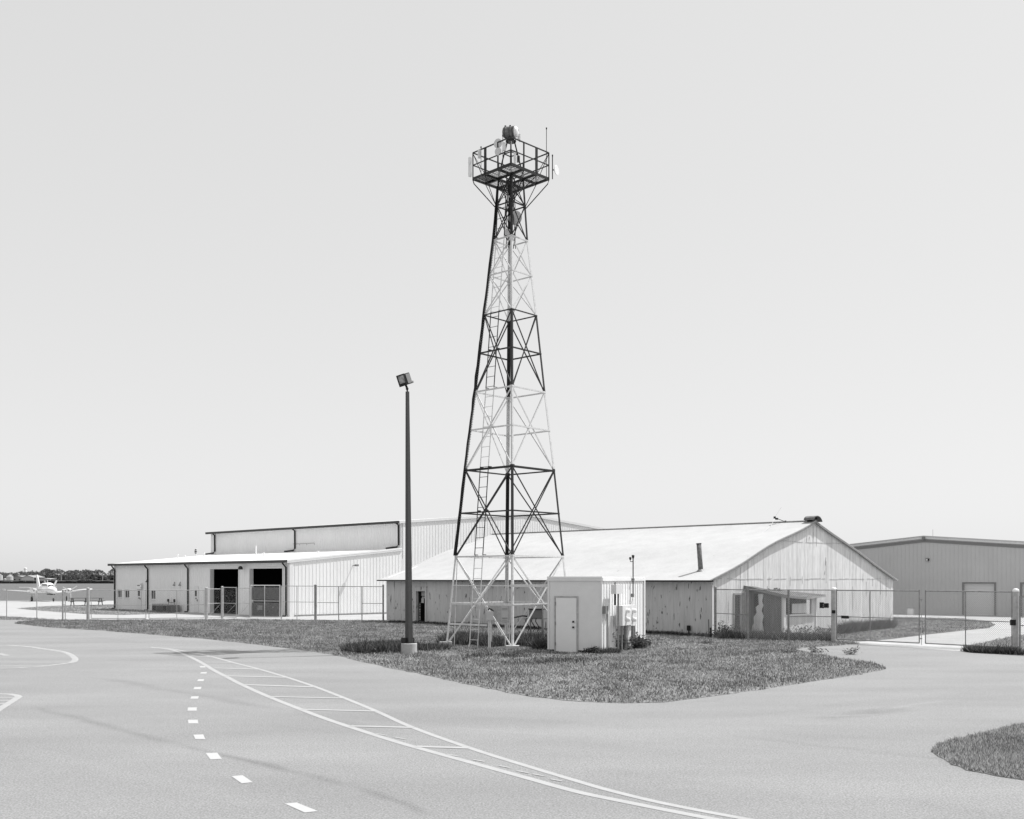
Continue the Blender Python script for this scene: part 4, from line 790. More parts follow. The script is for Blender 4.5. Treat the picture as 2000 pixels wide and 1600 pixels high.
m = MB(); m.tube(q0, q0+V(-.01, 0, .07), .03, 8); m.lathe(q0+V(-.01, 0, .07), V(0, 0, 1), [(0, .05), (.06, .05)], 10); m.bar(q0+V(-.01, 0, .12), hc+V(.06, .05, -.16), .06, .05); m.build('knuckle', M['darkst'], T)
fw = V(-.52, -.78, -.32).normalized(); rt = V(0, 0, 1).cross(fw).normalized(); up = fw.cross(rt).normalized()
rt2 = (rt*math.cos(.14)+up*math.sin(.14)).normalized(); up2 = fw.cross(rt2)
m = MB()
ww, hh, dp = .34, .40, .2
def hb(mb, x0, x1, y0, y1, z0, z1): mb.hexa([hc+rt2*x+up2*y+fw*z for x, y, z in ((x0, y0, z0), (x1, y0, z0), (x1, y1, z0), (x0, y1, z0), (x0, y0, z1), (x1, y0, z1), (x1, y1, z1), (x0, y1, z1))])
hb(m, -ww/2, ww/2, -hh/2, hh/2, -dp, .1); hm = m.build('lamp_head', M['darkst'], T)
m = MB(); hb(m, -ww/2+.03, ww/2-.03, -hh/2+.09, hh/2-.03, .1, .107); sub(m, 'glass', M['lens'], hm, T)
m = MB(); hb(m, -ww/2-.01, ww/2+.01, -hh/2-.01, -hh/2+.08, .1, .13); hb(m, -ww/2-.01, ww/2+.01, hh/2-.02, hh/2+.01, .1, .13); hb(m, -ww/2-.012, -ww/2+.02, -hh/2+.08, hh/2-.02, .1, .13); hb(m, ww/2-.02, ww/2+.012, -hh/2+.08, hh/2-.02, .1, .13); sub(m, 'bezel', M['black'], hm, T)
m = MB(); hb(m, ww/2+.001, ww/2+.03, -hh/2+.03, hh/2-.03, -dp+.02, .05); hb(m, ww/2-.06, ww/2+.02, -hh/2+.0, -hh/2+.08, -dp-.07, -dp-.001); sub(m, 'ballast_cover', M['mid'], hm, T)
# ------------------------------------------------------------------ fences
def chain(mb, a, b, z0, z1, pitch=.055, r=.0026):
    a, b = Vector(a), Vector(b); L = (b-a).length; d = (b-a)/L; n_ = V(-d.y, d.x, 0); H_ = z1-z0
    s = -H_
    while s < L:
        for sg in (0, 1):
            x0, x1 = max(s, 0), min(s+H_, L)
            if x1-x0 < .03: continue
            za, zb_ = (z0+(x0-s), z0+(x1-s)) if sg == 0 else (z1-(x0-s), z1-(x1-s))
            p_, q_ = a+d*x0+V(0, 0, za), a+d*x1+V(0, 0, zb_); o_ = n_*(r if sg else -r)
            wv_ = V(0, 0, 1)*r
            mb.add([p_+o_-wv_, p_+o_+wv_, p_+o_*2, q_+o_-wv_, q_+o_+wv_, q_+o_*2], [(0, 1, 4, 3), (1, 2, 5, 4), (2, 0, 3, 5)])
        s += pitch*1.414
def fence(name, pts, ht, label, rails, posts, post_r, mt, pitch=.055, r=.0026, cat='fence', top=True, cap=True):
    """pts: list of ground points; posts: radii; rails: list of (segment i, z)"""
    T = thing(name, pts[0], label, cat)
    m = MB()
    for a, b in zip(pts, pts[1:]): chain(m, a, b, .04, ht-.02, pitch, r)
    m.build('chain_link', M['wire'], T)
    for a, b in zip(pts, pts[1:]):
        if top: m = MB(); m.tube(a+V(0, 0, ht), b+V(0, 0, ht), .024, 6); m.build('top_rail', mt, T)
    for i_, z in rails: m = MB(); m.tube(pts[i_]+V(0, 0, z), pts[i_+1]+V(0, 0, z), .02, 6); m.build('mid_rail', mt, T)
    for p_, r_ in zip(pts, posts):
        if r_: 
            m = MB(); m.tube(p_-V(0, 0, .05), p_+V(0, 0, ht+(.06 if r_ > .05 else .02)), r_, 10); 
            if r_ > .05: m.lathe(p_+V(0, 0, ht+.06), V(0, 0, 1), [(0, r_+.012), (.05, r_+.005), (.09, r_*.5)], 10)
            m.build('post', mt, T)
    return T
def gate(name, a, b, ht, label, mids, mt, zlow=.12, diag=False, pitch=.055, r=.0026, z_mid=1.05, group=None, fill=None):
    T = thing(name, a, label, 'gate', group); m = MB(); U = V(0, 0, 1)
    for p_, q_ in ((a+U*zlow, b+U*zlow), (a+U*ht, b+U*ht), (a+U*zlow, a+U*(ht+.04)), (b+U*zlow, b+U*(ht+.04))): m.tube(p_, q_, .024, 8)
    m.tube(a+U*z_mid, b+U*z_mid, .018, 6)
    for k in mids: c = a.lerp(b, k); m.tube(c+U*zlow, c+U*ht, .02, 6)
    if diag: m.tube(a+U*zlow, b+U*z_mid, .008, 5)
    m.build('frame', mt, T); m = MB(); chain(m, a, b, zlow, ht, pitch, r); m.build('chain_link', M['wire'], T)
    return T
fa = [G(1397, 1244), G(1461, 1250), G(1540, 1251), G(1628, 1252)]
fence('chain_link_fence', fa, 2.2, 'tall chain-link fence in front of the barn gable and its lean-to', [(0, 1.1), (2, 1.05)], (.06, .045, .045, 0), 0, M['galvd'], r=.0055)
gp = G(1628.5, 1252.5); T = thing('gate_post', gp, 'thick capped steel post left of the double gate with a small black lock', 'gate post', 'thick gate posts')
m = MB(); m.tube(gp-V(0, 0, .05), gp+V(0, 0, 2.22), .11, 16); m.build('shaft', M['galv'], T, smooth=False); m = MB(); m.lathe(gp+V(0, 0, 2.2), V(0, 0, 1), [(0, .125), (.05, .125), (.1, .09), (.12, .03)], 16); m.build('cap', M['white'], T)
m = MB(); m.box(gp+V(-.05, -.13, 1.27), (.14, .08, .14)); m.build('lock_box', M['black'], T)
gp2 = G(1984, 1275); T = thing('gate_post', gp2, 'thick capped steel post right of the double gate', 'gate post', 'thick gate posts')
m = MB(); m.tube(gp2-V(0, 0, .05), gp2+V(0, 0, 2.24), .1, 16); m.build('shaft', M['galv'], T); m = MB(); m.lathe(gp2+V(0, 0, 2.22), V(0, 0, 1), [(0, .115), (.05, .115), (.1, .08), (.12, .03)], 16); m.build('cap', M['white'], T)
m = MB(); m.box(gp2+V(-.13, -.05, 1.1), (.16, .12, .2)); m.build('hinge', M['black'], T)
g1 = gate('gate_leaf', G(1634, 1254), G(1795.5, 1262), 2.2, 'left chain-link leaf of the double driveway gate', (.42, .0), M['galvd'], group='leaves of the double gate', r=.0055, z_mid=1.08)
g2 = gate('gate_leaf', G(1807.5, 1262.5), G(1976.5, 1271.5), 2.2, 'right chain-link leaf of the double driveway gate', (.48, 1.0), M['galvd'], group='leaves of the double gate', r=.0055, z_mid=1.08)
a, b = G(1634, 1254), G(1795.5, 1262); c = a.lerp(b, .12)
T = thing('gate_motor_arm', c, 'dark closer arm at the hinge side of the left gate leaf', 'gate hardware'); m = MB(); m.box(c+V(-.05, -.05, 1.07), (.32, .1, .12), (b-a).normalized()); m.build('housing', M['darkst'], T); m = MB(); m.bar(a+V(0, -.06, 1.12), a.lerp(b, .3)+V(0, -.06, 1.1), .05); m.build('arm', M['grey'], T)
a, b = G(1799.5, 1262.2), P(1799.5, 1208, G(1799.5, 1262.2).y); T = thing('drop_rod', a, 'vertical latch rod between the two driveway gate leaves', 'gate hardware'); m = MB(); m.tube(a+V(0, 0, .05), V(b.x, b.y, 1.95), .015, 6); m.build('rod', M['galv'], T); m = MB(); [m.box(V(a.x-.03, a.y, z), (.12, .04, .04)) for z in (.3, 1.0, 1.85)]; m.build('latch', M['galvd'], T)
fence('chain_link_fence', [G(1992, 1276), G(2120, 1284), G(2260, 1293)], 2.05, 'short piece of chain-link fence at the right picture edge', [(0, 1.0), (1, 1.0)], (.03, .04, .04), 0, M['galvd'], r=.0055)
# black torn signs hanging on the barn fence
dS = G(1610, 1252).y-.04
for x0, x1, y0, y1, lb in ((1601, 1609.3, 1176.6, 1188, 'left larger black plate hung on the chain-link fence'), (1609.8, 1619, 1178.5, 1187.5, 'right smaller black plate hung on the chain-link fence')):
    T = thing('black_plate', P(x0, y1, dS), lb, 'plate', 'black plates on the fence'); m = MB(); n_ = 7
    tops = [P(x0+(x1-x0)*k/n_, y0+random.uniform(-.4, .5), dS) for k in range(n_+1)]; bots = [P(x0+(x1-x0)*k/n_, y1+random.uniform(-.4, .5), dS) for k in range(n_+1)]
    for k in range(n_): m.hexa([bots[k], bots[k+1], bots[k+1]+V(0, .03, 0), bots[k]+V(0, .03, 0), tops[k], tops[k+1], tops[k+1]+V(0, .03, 0), tops[k]+V(0, .03, 0)])
    m.build('plate', M['black'], T)
    m = MB(); q_ = P(x1-1.2, (y0+y1)/2-1, dS-.01); m.box(q_, (.03, .012, .06)); m.box(q_-V(.01, 0, .08), (.03, .012, .04)); m.build('mark', M['mid'], T)
# left fences
U = V(0, 0, 1)
fence('chain_link_fence', [G(-120, 1208), G(-45, 1208), G(13, 1207.5), G(72, 1209), G(122.5, 1211), G(127.5, 1211), G(170, 1212)], 1.95, 'long low chain-link fence at the far left before the aircraft', [(4, 1.0)], (.03, .03, .03, .03, .05, .03, 0), 0, M['galv'], pitch=.12, r=.0022)
def gpost(px, py, ht, r_, lb, mt):
    p_ = G(px, py); T = thing('fence_post', p_, lb, 'fence post', 'stout posts of the left fence'); m = MB(); m.tube(p_-V(0, 0, .05), p_+V(0, 0, ht), r_, 12); m.build('shaft', mt, T); m = MB(); m.lathe(p_+V(0, 0, ht-.02), V(0, 0, 1), [(0, r_+.02), (.05, r_+.015), (.09, r_*.4)], 12); m.build('cap', mt, T)
gpost(172, 1212, 2.05, .1, 'stout pale post beyond the picnic tables', M['galv']); gpost(403, 1210, 2.05, .09, 'stout pale post in front of the first dark bay', M['galv'])
gpost(616.3, 1211, 2.25, .09, 'stout grey post before the bright ribbed gable', M['galvd']); gpost(434, 1209, 2.12, .07, 'pale post where the swung gate leaf hangs', M['galv'])
gate('sliding_gate', G(178, 1211.5), G(285, 1211.5), 1.93, 'wide low pipe gate section before the hangar offices', (.49,), M['galv'], pitch=.12, r=.0022, z_mid=.98)
gate('sliding_gate', G(291, 1211.5), G(399, 1210.5), 1.93, 'wide low pipe gate section before the condensers and first bay', (.5,), M['galv'], pitch=.12, r=.0022, z_mid=.98)
gate('swing_gate', G(405.5, 1210), G(432, 1209), 2.0, 'short gate panel between two stout posts before the first bay', (), M['galv'], diag=True, pitch=.12, r=.0022)
gate('swing_gate', G(436.5, 1208.5), G(461.5, 1210), 2.1, 'narrow gate leaf swung open before the first dark bay', (), M['galv'], diag=True, pitch=.12, r=.0022)
gate('swing_gate', G(465, 1208), G(487.5, 1209.5), 2.05, 'narrow braced gate leaf between the two dark bays', (), M['galv'], diag=True, pitch=.12, r=.0022)
T = gate('tall_gate_leaf', G(490, 1208.5), G(546.5, 1209.5), 2.24, 'tall bright-framed gate leaf across the second dark bay', (.48,), M['white'], z_mid=1.2, pitch=.06, r=.003)
# two dark screens on the gate
p0, p1 = G(490, 1208.5), G(546.5, 1209.5); dirn = (p1-p0).normalized(); n_ = V(-dirn.y, dirn.x, 0)
for z0, z1 in ((.2, 1.08), (1.28, 2.1)):
    m = MB(); c_ = (p0+p1)/2+n_*.06; m.box(c_+U*((z0+z1)/2), ((p1-p0).length-.12, .02, z1-z0), dirn); m.build('privacy_screen', mat('dark_screen_cloth', .13, .95, n=(12, .25)), T)
m = MB(); c_ = p0.lerp(p1, .3)+n_*.04; m.box(c_+U*.75, (.4, .01, .3), dirn); m.box(p0.lerp(p1, .75)+n_*.04+U*.78, (.1, .01, .1), dirn); m.build('faded_patch', mat('faded_patch', .28, .9, n=(8, .3)), T)
fence('chain_link_fence', [G(549.5, 1209.5), G(580, 1210), G(613, 1210.5)], 2.2, 'fence panel between the second bay and the stout grey post', [(0, 1.15), (1, 1.15)], (.05, .025, 0), 0, M['galv'], pitch=.12, r=.0022)
fence('chain_link_fence', [G(620, 1211), G(661.5, 1211.5), G(707, 1212), G(748.5, 1212.5)], 2.18, 'fence before the bright ribbed gable ending at the barn corner', [(0, 1.13), (2, 1.1)], (0, .03, .035, .06), 0, M['galvd'], pitch=.12, r=.0022)
# ------------------------------------------------------------------ picnic tables
def picnic(loc, yaw, label):
    T = thing('picnic_table', loc, label, 'picnic table', 'picnic tables on the grass wedge'); x = V(math.cos(yaw), math.sin(yaw), 0); y = V(-x.y, x.x, 0)
    m = MB(); [m.box(loc+y*k*.16+U*.75, (1.8, .14, .04), x) for k in (-2, -1, 0, 1, 2)]; m.build('tabletop', M['wood'], T)
    for s in (-1, 1): m = MB(); [m.box(loc+y*(s*.75+k)+U*.45, (1.8, .13, .04), x) for k in (-.07, .07)]; m.build('bench', M['wood'], T)
    for e_ in (-.65, .65): m = MB(); m.bar(loc+x*e_+y*.75, loc+x*e_+y*.25+U*.73, .08, .05, x); m.bar(loc+x*e_-y*.75, loc+x*e_-y*.25+U*.73, .08, .05, x); m.bar(loc+x*e_-y*.85+U*.41, loc+x*e_+y*.85+U*.41, .09, .05, U); m.build('leg_frame', M['wood'], T)
picnic(G(155, 1183), .2, 'dark wooden picnic table left of the stout pale post'); picnic(G(183, 1183), .1, 'dark wooden picnic table right of the stout pale post')
# ------------------------------------------------------------------ aeroplane
def aeroplane():
    D0 = 124.0; yaw = math.radians(-72); fx = V(math.cos(yaw), math.sin(yaw), 0); fx = V(.61, -.79, 0).normalized(); lf = V(-fx.y, fx.x, 0)   # nose dir, port side
    o_ = V((95-1000)*D0/F, D0, 0)
    T = thing('aeroplane', o_, 'white twin-propeller aeroplane parked on the far apron with nose panel raised', 'aeroplane')
    def q(x, y, z): return o_+fx*x+lf*y+U*z
    def loft(secs, n=16):
        m = MB(); 
        for x, y, z, ry, rz in secs:
            for j in range(n): a = 2*math.pi*j/n; m.v.append(tuple(q(x, y+math.cos(a)*ry, z+math.sin(a)*rz)))
        for i_ in range(len(secs)-1):
            for j in range(n): a, b = i_*n+j, i_*n+(j+1) % n; m.f.append((a, b, b+n, a+n))
        m.f.append(tuple(reversed(range(n)))); m.f.append(tuple((len(secs)-1)*n+j for j in range(n))); return m
    loft([(2.9, 0, 1.22, .06, .06), (2.7, 0, 1.25, .26, .22), (2.2, 0, 1.28, .42, .36), (1.2, 0, 1.33, .55, .45), (.5, 0, 1.4, .6, .5), (-2, 0, 1.42, .58, .52), (-3.5, 0, 1.45, .36, .35), (-5.3, 0, 1.55, .1, .14)]).build('fuselage', M['white'], T, smooth=True)
    m = loft([(1.35, 0, 1.62, .2, .1), (.9, 0, 1.82, .42, .24), (.2, 0, 1.9, .5, .32), (-1.8, 0, 1.88, .48, .3), (-3.0, 0, 1.7, .25, .15)]); cb_ = m.build('cabin', M['white'], T, smooth=True)
    for s in (-1, 1):
        for x0 in (.75, .2, -.3, -.8): m = MB(); m.box(q(x0, s*.475, 1.92), (.3, .05, .22), fx); sub(m, 'window', M['glass'], cb_, T)
    m = MB(); m.box(q(1.15, 0, 1.84), (.08, .62, .22), fx); sub(m, 'windscreen', M['glass'], cb_, T)
    for s in (-1, 1):
        m = MB(); a = [q(.9, s*.5, 1.05), q(-.9, s*.5, 1.05), q(-.5, s*4.9, 1.42), q(.3, s*4.9, 1.42)]; m.hexa([p_-U*.06 for p_ in a]+[p_+U*.07 for p_ in a] if s > 0 else [p_-U*.06 for p_ in a[::-1]]+[p_+U*.07 for p_ in a[::-1]]); m.build('wing', M['white'], T)
        n_ = loft([(2.0, s*1.9, 1.3, .12, .12), (1.8, s*1.9, 1.28, .3, .25), (1.0, s*1.9, 1.24, .38, .3), (-.8, s*1.9, 1.2, .3, .22), (-1.6, s*1.9, 1.2, .08, .06)], 12).build('engine_nacelle', M['white'], T, smooth=True)
        m = MB(); [m.box(q(1.93, s*1.9+k, 1.26), (.08, .12, .09), fx) for k in (-.17, .17)]; sub(m, 'air_intake', M['darkst'], n_, T)
        m = MB(); m.lathe(q(1.98, s*1.9, 1.3), fx, [(0, .13), (.12, .1), (.22, .03)], 10); m.build('spinner', M['white'], T)
        for k in range(3):
            a = .6+k*2*math.pi/3; m = MB(); d_ = lf*math.cos(a)+U*math.sin(a); m.bar(q(2.06, s*1.9, 1.3), q(2.06, s*1.9, 1.3)+d_*.92, .11, .03, fx.cross(d_)); m.build('propeller_blade', M['farm'], T)
        m = MB(); m.tube(q(.2, s*1.9, 1.1), q(.2, s*1.9, .35), .05, 6); m.build('main_strut', M['galv'], T); m = MB(); m.lathe(q(.2, s*1.9-.09, .3), lf, [(0, .2), (.03, .29), (.15, .29), (.18, .2)], 14); m.build('wheel', M['black'], T)
        m = MB(); a = [q(-4.4, s*.1, 1.6), q(-5.3, s*.1, 1.6), q(-5.2, s*2.1, 1.65), q(-4.8, s*2.1, 1.65)]; m.hexa([p_-U*.03 for p_ in a]+[p_+U*.03 for p_ in a]); m.build('tailplane', M['white'], T)
    m = MB(); m.tube(q(2.1, 0, 1.0), q(2.15, 0, .25), .04, 6); m.build('nose_strut', M['galv'], T); m = MB(); m.lathe(q(2.15, -.07, .22), lf, [(0, .14), (.03, .21), (.11, .21), (.14, .14)], 12); m.build('nose_wheel', M['black'], T)
    m = MB(); a = [q(-3.9, 0, 1.7), q(-5.3, 0, 1.6), q(-5.75, 0, 3.15), q(-5.2, 0, 3.15)]; m.hexa([p_-lf*.05 for p_ in a]+[p_+lf*.05 for p_ in a]); m.build('tail_fin', M['trim'], T)
    m = MB(); a = [q(1.9, .1, 1.62), q(1.2, .12, 1.75), q(1.1, .5, 2.45), q(1.75, .5, 2.4)]; m.hexa([p_ for p_ in a]+[p_+U*.05+lf*.04 for p_ in a]); m.build('baggage_door', M['white'], T)
    m = MB(); m.box(q(1.0, 0, .84), (1.6, .5, .12), fx); m.build('belly_fairing', M['darkst'], T)
    m = MB(); m.tube(q(-.4, 0, 2.2), q(-.55, 0, 2.5), .02, 5); m.tube(q(-1.6, 0, 2.15), q(-1.75, 0, 2.45), .02, 5); m.build('aerial', M['white'], T)
aeroplane()
# ------------------------------------------------------------------ far farm, crops and trees
MB().flat([V(-1200, 560, 1.2), V(-95, 560, 1.2), V(-95, 720, 1.5), V(-1200, 720, 1.5)]).build('ground', M['crop']).name = 'crop_field'
bpy.data.objects['crop_field']['kind'] = 'stuff'; tag(bpy.data.objects['crop_field'], 'dark standing crop along the far edge of the airfield', 'crop')
m = MB(); x = -1200
while x < 1200: h = random.uniform(1.0, 1.5); m.box(V(x, 560+random.uniform(-1, 1), h/2), (2.4, 2, h)); x += 1.9
o = m.build('crop_edge', M['crop']); o['kind'] = 'stuff'; tag(o, 'ragged dark front row of the far crop', 'crop')
def woods():
    n = 60000; cx_ = []; mi = []
    xs = np.arange(-900, 900, 6.0); V3 = []; 
    for x in xs:
        d = random.uniform(880, 960); px = 1000+F*x/d
        base = 10.6+1.3*math.sin(x*.02+1)+.9*math.sin(x*.071)+random.uniform(-1.2, .9); R = random.uniform(8, 12)
        if px < 75: base *= .82
        for k in range(640):
            th = random.uniform(0, 2*math.pi); ph = random.random()**.6; r_ = R*(1-.35*ph)*(1 if random.random() < .8 else random.random()); z = base*ph*random.uniform(.92, 1.06)
            r_ *= math.sqrt(max(.02, 1-(max(0, z/base-.45)/.58)**2)); c = V(x+math.cos(th)*r_, d+math.sin(th)*r_, z); s = random.uniform(.5, 1.2)
            a = V(random.gauss(0, 1), random.gauss(0, 1), random.gauss(0, .6)).normalized()*s; b = V(random.gauss(0, 1), random.gauss(0, 1), random.gauss(0, .6)).normalized()*s
            V3 += [c-a, c+a, c+b]
    m = MB(); m.v = [tuple(p) for p in V3]; m.f = [(i*3, i*3+1, i*3+2) for i in range(len(V3)//3)]
    o = m.build('far_woodland', M['tree']); me = o.data; me.materials.append(M['treel']); me.polygons.foreach_set('material_index', rng.choice(2, len(me.polygons), p=[.6, .4]).astype(np.int32)); me.update()
    o['kind'] = 'stuff'; tag(o, 'distant belt of trees on the horizon beyond the airfield', 'woodland')
    m = MB()
    for x in xs: m.box(V(x, 925, 2.8), (9, 8, 5.6))
    o = m.build('woodland_undergrowth', M['tree']); o['kind'] = 'stuff'; tag(o, 'dark undergrowth below the distant trees', 'woodland')
woods()
def bin_(px0, px1, ytop, yeave, d, label, mt):
    a = P(px0, 1136, d); b = P(px1, 1136, d); c = V((a.x+b.x)/2, d, 0); r_ = (b.x-a.x)/2; ze = P(0, yeave, d).z; zt = P(0, ytop, d).z
    T = thing('grain_bin', c, label, 'grain bin', 'grain bins of the distant farm'); m = MB(); m.lathe(c, V(0, 0, 1), [(0, r_), (ze, r_)], 24); m.build('drum', mt, T, smooth=False); m = MB(); m.lathe(c+U*(ze+.01), V(0, 0, 1), [(0, r_*1.03), ((zt-ze)*.9, r_*.15), (zt-ze, .1)], 24); m.build('roof', M['farmg'], T)
bin_(13, 26, 1122, 1126.5, 840, 'tall pale grain bin left of the distant farm shed', M['farm']); bin_(-8, 5, 1121, 1124, 840, 'pale grain bin cut by the left picture edge', M['farm']); bin_(7, 13, 1129, 1131, 845, 'tiny low tank between the two distant grain bins', M['farm'])
def gabled(px0, px1, pxr, ytop, yeave, d, label, depth, mt, rm):
    x0, x1, xr = P(px0, 0, d).x, P(px1, 0, d).x, P(pxr, 0, d).x; ze, zt = P(0, yeave, d).z, P(0, ytop, d).z
    T = thing('farm_building', V(x0, d, 0), label, 'farm building', 'buildings of the distant farm'); fr_ = Fr(V(x0, d, 0), V(1, 0, 0), V(0, -1, 0))
    wall(fr_, [(0, ze), (xr-x0, zt), (x1-x0, ze)], th=.3).build('wall', mt, T); m = MB(); a, b, c = V(x0, d-.5, ze+.1), V(xr, d-.5, zt+.1), V(x1, d-.5, ze+.1)
    m.hexa([a-U*.2, b-U*.2, b-U*.2+V(0, depth, 0), a-U*.2+V(0, depth, 0), a, b, b+V(0, depth, 0), a+V(0, depth, 0)]); m.hexa([b-U*.2, c-U*.2, c-U*.2+V(0, depth, 0), b-U*.2+V(0, depth, 0), b, c, c+V(0, depth, 0), b+V(0, depth, 0)]); m.build('roof', rm, T)
    return T, fr_
gabled(42, 66, 54, 1124, 1128, 800, 'white gabled farm shed far left on the horizon', 20, M['farm'], M['farmg'])
T, f_ = gabled(26, 42, 34, 1124.6, 1126.5, 815, 'grey long farm shed behind the white gabled one', 14, M['farmg'], M['farmg']); m = MB(); f_.bx(m, .5, 1.6, 0, 2.2, .01, .1); f_.bx(m, 4.4, 5.2, 0, 2.2, .01, .1); m.build('door', M['darkst'], T)
T, f_ = gabled(72, 99, 86, 1129.8, 1131, 790, 'low long white building in front of the distant trees', 10, M['farm'], M['farm']); m = MB(); f_.bx(m, 1, 9.5, .9, 1.4, .01, .08); m.build('window', M['mid'], T)
c = P(49.5, 1137, 1500); T = thing('water_tower', V(c.x, 1500, 0), 'faint pale water tower rising over the distant farm', 'water tower'); zt = P(0, 1109, 1500).z
m = MB(); m.lathe(V(c.x, 1500, 0), V(0, 0, 1), [(0, 1.8), (zt-3, 1.8)], 14); m.build('stem', M['haze_'], T); m = MB(); m.lathe(V(c.x, 1500, zt-3), V(0, 0, 1), [(0, 1.8), (.6, 2.1), (2.6, 2.1), (3, 1)], 14); m.build('tank', M['haze_'], T)
for px, yt, lb in ((119.5, 1124, 'pale distant utility pole over the right wing of the aeroplane'), (200.5, 1124, 'pale distant utility pole just left of the low hangar')):
    a = P(px, 1138, 640); T = thing('utility_pole', V(a.x, 640, 0), lb, 'utility pole', 'distant utility poles'); m = MB(); m.tube(V(a.x, 640, 0), V(a.x, 640, P(0, yt, 640).z), .16, 6); m.build('pole', M['farm'], T); m = MB(); m.bar(V(a.x-.7, 640, P(0, yt+.8, 640).z), V(a.x+.7, 640, P(0, yt+.8, 640).z), .14); m.build('crossarm', M['farm'], T)
# ------------------------------------------------------------------ weeds and shrubs
def leafy(name, c, rad, ht, n, label, cat='weed', group=None, mats=('leafd', 'leafm', 'leafl'), size=.05, stems=8, stemm='leafm'):
    T = thing(name, c, label, cat, group); m = MB(); tips = []
    for k in range(stems):
        a = random.uniform(0, 2*math.pi); r_ = random.uniform(0, rad*.5); b = Vector(c)+V(math.cos(a)*r_, math.sin(a)*r_, 0); t = b+V(math.cos(a)*random.uniform(0, rad*.6), math.sin(a)*random.uniform(0, rad*.6), ht*random.uniform(.5, 1)); m.tube(b, t, .008, 4, .003); tips.append((b, t))
    m.build('stem', M[stemm], T)
    vs = []
    for k in range(n):
        b, t = random.choice(tips); p_ = b.lerp(t, random.uniform(.15, 1.05))+V(random.gauss(0, rad*.22), random.gauss(0, rad*.22), random.gauss(0, .03)); p_.z = max(p_.z, .03); s = size*random.uniform(.5, 1.4)
        a = V(random.gauss(0, 1), random.gauss(0, 1), random.gauss(0, .5)).normalized()*s; b_ = V(random.gauss(0, 1), random.gauss(0, 1), random.gauss(0, .5)).normalized()*s*.5; vs += [p_-a, p_+b_, p_+a, p_-b_]
    m = MB(); m.v = [tuple(p_) for p_ in vs]; m.f = [(i*4, i*4+1, i*4+2, i*4+3) for i in range(n)]; o = m.build('foliage', M[mats[0]], T); me = o.data
    for x_ in mats[1:]: me.materials.append(M[x_])
    me.polygons.foreach_set('material_index', rng.choice(3, n, p=[.4, .4, .2]).astype(np.int32)); me.update(); return T
wl = [((1190, 1271), .6, .75, 'bushy weed at the hut corner below the switch box'), ((1203, 1270), .55, .75, 'bushy weed under the pole-mounted junction box'), ((1216, 1270), .5, .6, 'bushy weed left under the dial cabinet'), ((1228, 1268), .4, .4, 'low weed right under the dial cabinet'), ((1242, 1268), .6, .65, 'bushy weed below the right end of the dial cabinet'), ((1254, 1266), .35, .3, 'low weed at the far end of the bright hut wall'), ((1158, 1277), .3, .22, 'small weed at the foot of the hut front beside its door')]
for (px, py), r_, h_, lb in wl: leafy('weed_clump', G(px, py), r_, h_, 700, lb, 'weed', 'weeds around the equipment hut', size=.065)
for (px, py), r_, h_, lb in (((1405, 1247), .45, .8, 'tall pale weed at the barn corner behind the fence'), ((1424, 1246), .5, .6, 'leafy weed beside the barn gable door'), ((1480, 1247), .7, .35, 'low weeds before the lean-to side'), ((1512, 1247), .5, .3, 'small weeds at the lean-to corner'), ((1575, 1243), .9, .55, 'broad grey bush in front of the lean-to window'), ((1545, 1246), .5, .4, 'weed before the lean-to front panel'), ((1612, 1247), .5, .45, 'dark weed left of the thick gate post')):
    leafy('weed_clump', G(px, py), r_, h_, 300, lb, 'weed', 'weeds along the barn gable', size=.06)
for (px, py), r_, h_, lb in (((1384, 1259), .3, .16, 'small dark weed tuft in the mown grass before the barn corner'), ((1660, 1279), .3, .25, 'upright weed tuft near the driveway edge'), ((1600, 1275), .35, .22, 'upright weed tuft on the point of the island'), ((1540, 1276), .4, .12, 'flat dark tuft on the island near the driveway')): leafy('weed_tuft', G(px, py), r_, h_, 160, lb, 'weed', 'single weed tufts on the island', size=.04)
leafy('shrub', G(166, 1139.5)+V(0, 0, 0), 4, 2.2, 900, 'dark shrub at the edge of the far field', 'shrub', size=.5, stems=12)
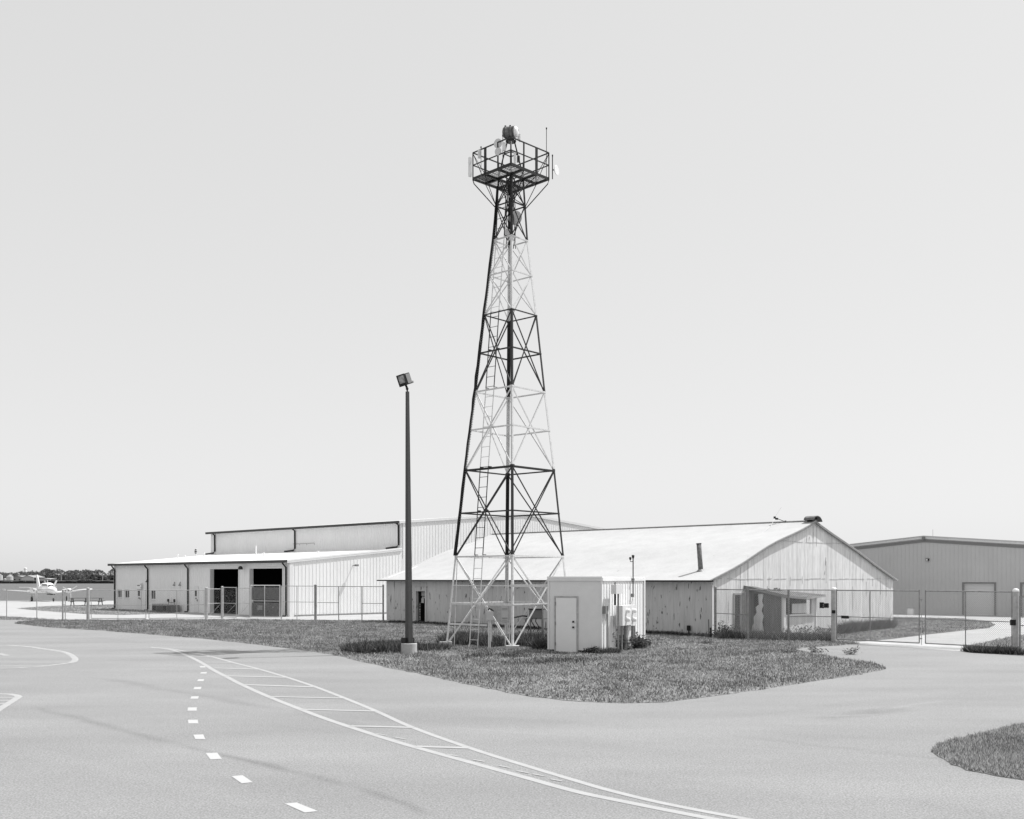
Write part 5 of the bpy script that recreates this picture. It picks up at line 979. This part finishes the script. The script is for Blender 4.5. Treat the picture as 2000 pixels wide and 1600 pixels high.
# taller unmown grass round posts and legs, and along walls
def disc(pxy, r_, k=18): c = G(*pxy); return [c+V(math.cos(2*math.pi*i/k)*r_, math.sin(2*math.pi*i/k)*r_, 0) for i in range(k)]
def strip(pts, w): ws = [G(*p_) for p_ in pts]; return [p_+V(0, w, 0) for p_ in ws]+[p_-V(0, w, 0) for p_ in ws[::-1]]
tall = [
        (strip([(760, 1216), (900, 1222), (1060, 1230)], .5), 5000, .08, .22, 'long grass along the foot of the flaking barn wall'),
        (strip([(1255, 1238), (1390, 1246)], .25), 2500, .08, .22, 'short grass fringe along the grey barn wall'),
        (strip([(1400, 1248), (1520, 1249), (1625, 1251)], .4), 6000, .12, .4, 'weedy grass line under the barn fence'),
        (strip([(1632, 1240), (1700, 1232), (1742, 1227)], .5), 5000, .2, .6, 'tall weeds along the right half of the barn gable'),
        (strip([(1890, 1274), (1990, 1279)], .4), 4000, .1, .3, 'dark weedy grass below the right gate post'),
        (disc((1179, 1276), .6), 1500, .1, .25, 'long grass at the near corner of the grey hut')]
def blob(px, py, rx, ry): c = G(px, py); return [c+V(math.cos(k*.35)*rx*random.uniform(.7, 1.15), math.sin(k*.35)*ry*random.uniform(.7, 1.15), 0) for k in range(18)]
for (px, py, rx, ry), nc, h0, h1, lb in (((740, 1272, 1.5, 1.5), 260, .1, .42, 'patchy tall dark weeds left of the light pole foot'), ((832, 1270, .9, 1.0), 90, .08, .28, 'low weeds right of the light pole foot'), ((905, 1256, 1.1, 2.2), 190, .12, .5, 'tall dark weeds left of the tower ladder'), ((962, 1260, .8, 1.8), 120, .1, .36, 'weeds round the meter box posts under the tower'), ((1038, 1258, .9, 2.4), 190, .12, .5, 'tall weeds between the tower and the grey hut'), ((1060, 1268, .45, .7), 90, .12, .38, 'black shaded weeds at the left wall of the grey hut'), ((1080, 1294, 1.9, 1.2), 34, .05, .14, 'darker clump of grass in front of the hut door'), ((985, 1282, 1.5, 1.3), 32, .05, .15, 'darker clump of grass before the front tower leg')):
    tufts(blob(px, py, rx, ry), nc, 26, .12, h0, h1, .04, lb, (.52, .34, .14), True)
for poly, n, h0, h1, lb in tall: blades('tall_grass', poly, n, h0, h1, .035, lb, mix=(.55, .33, .12), leafy_=True)
# ragged blades spilling over the asphalt edge
for o in bpy.data.objects:
    if 'org_' in o: del o['org_']
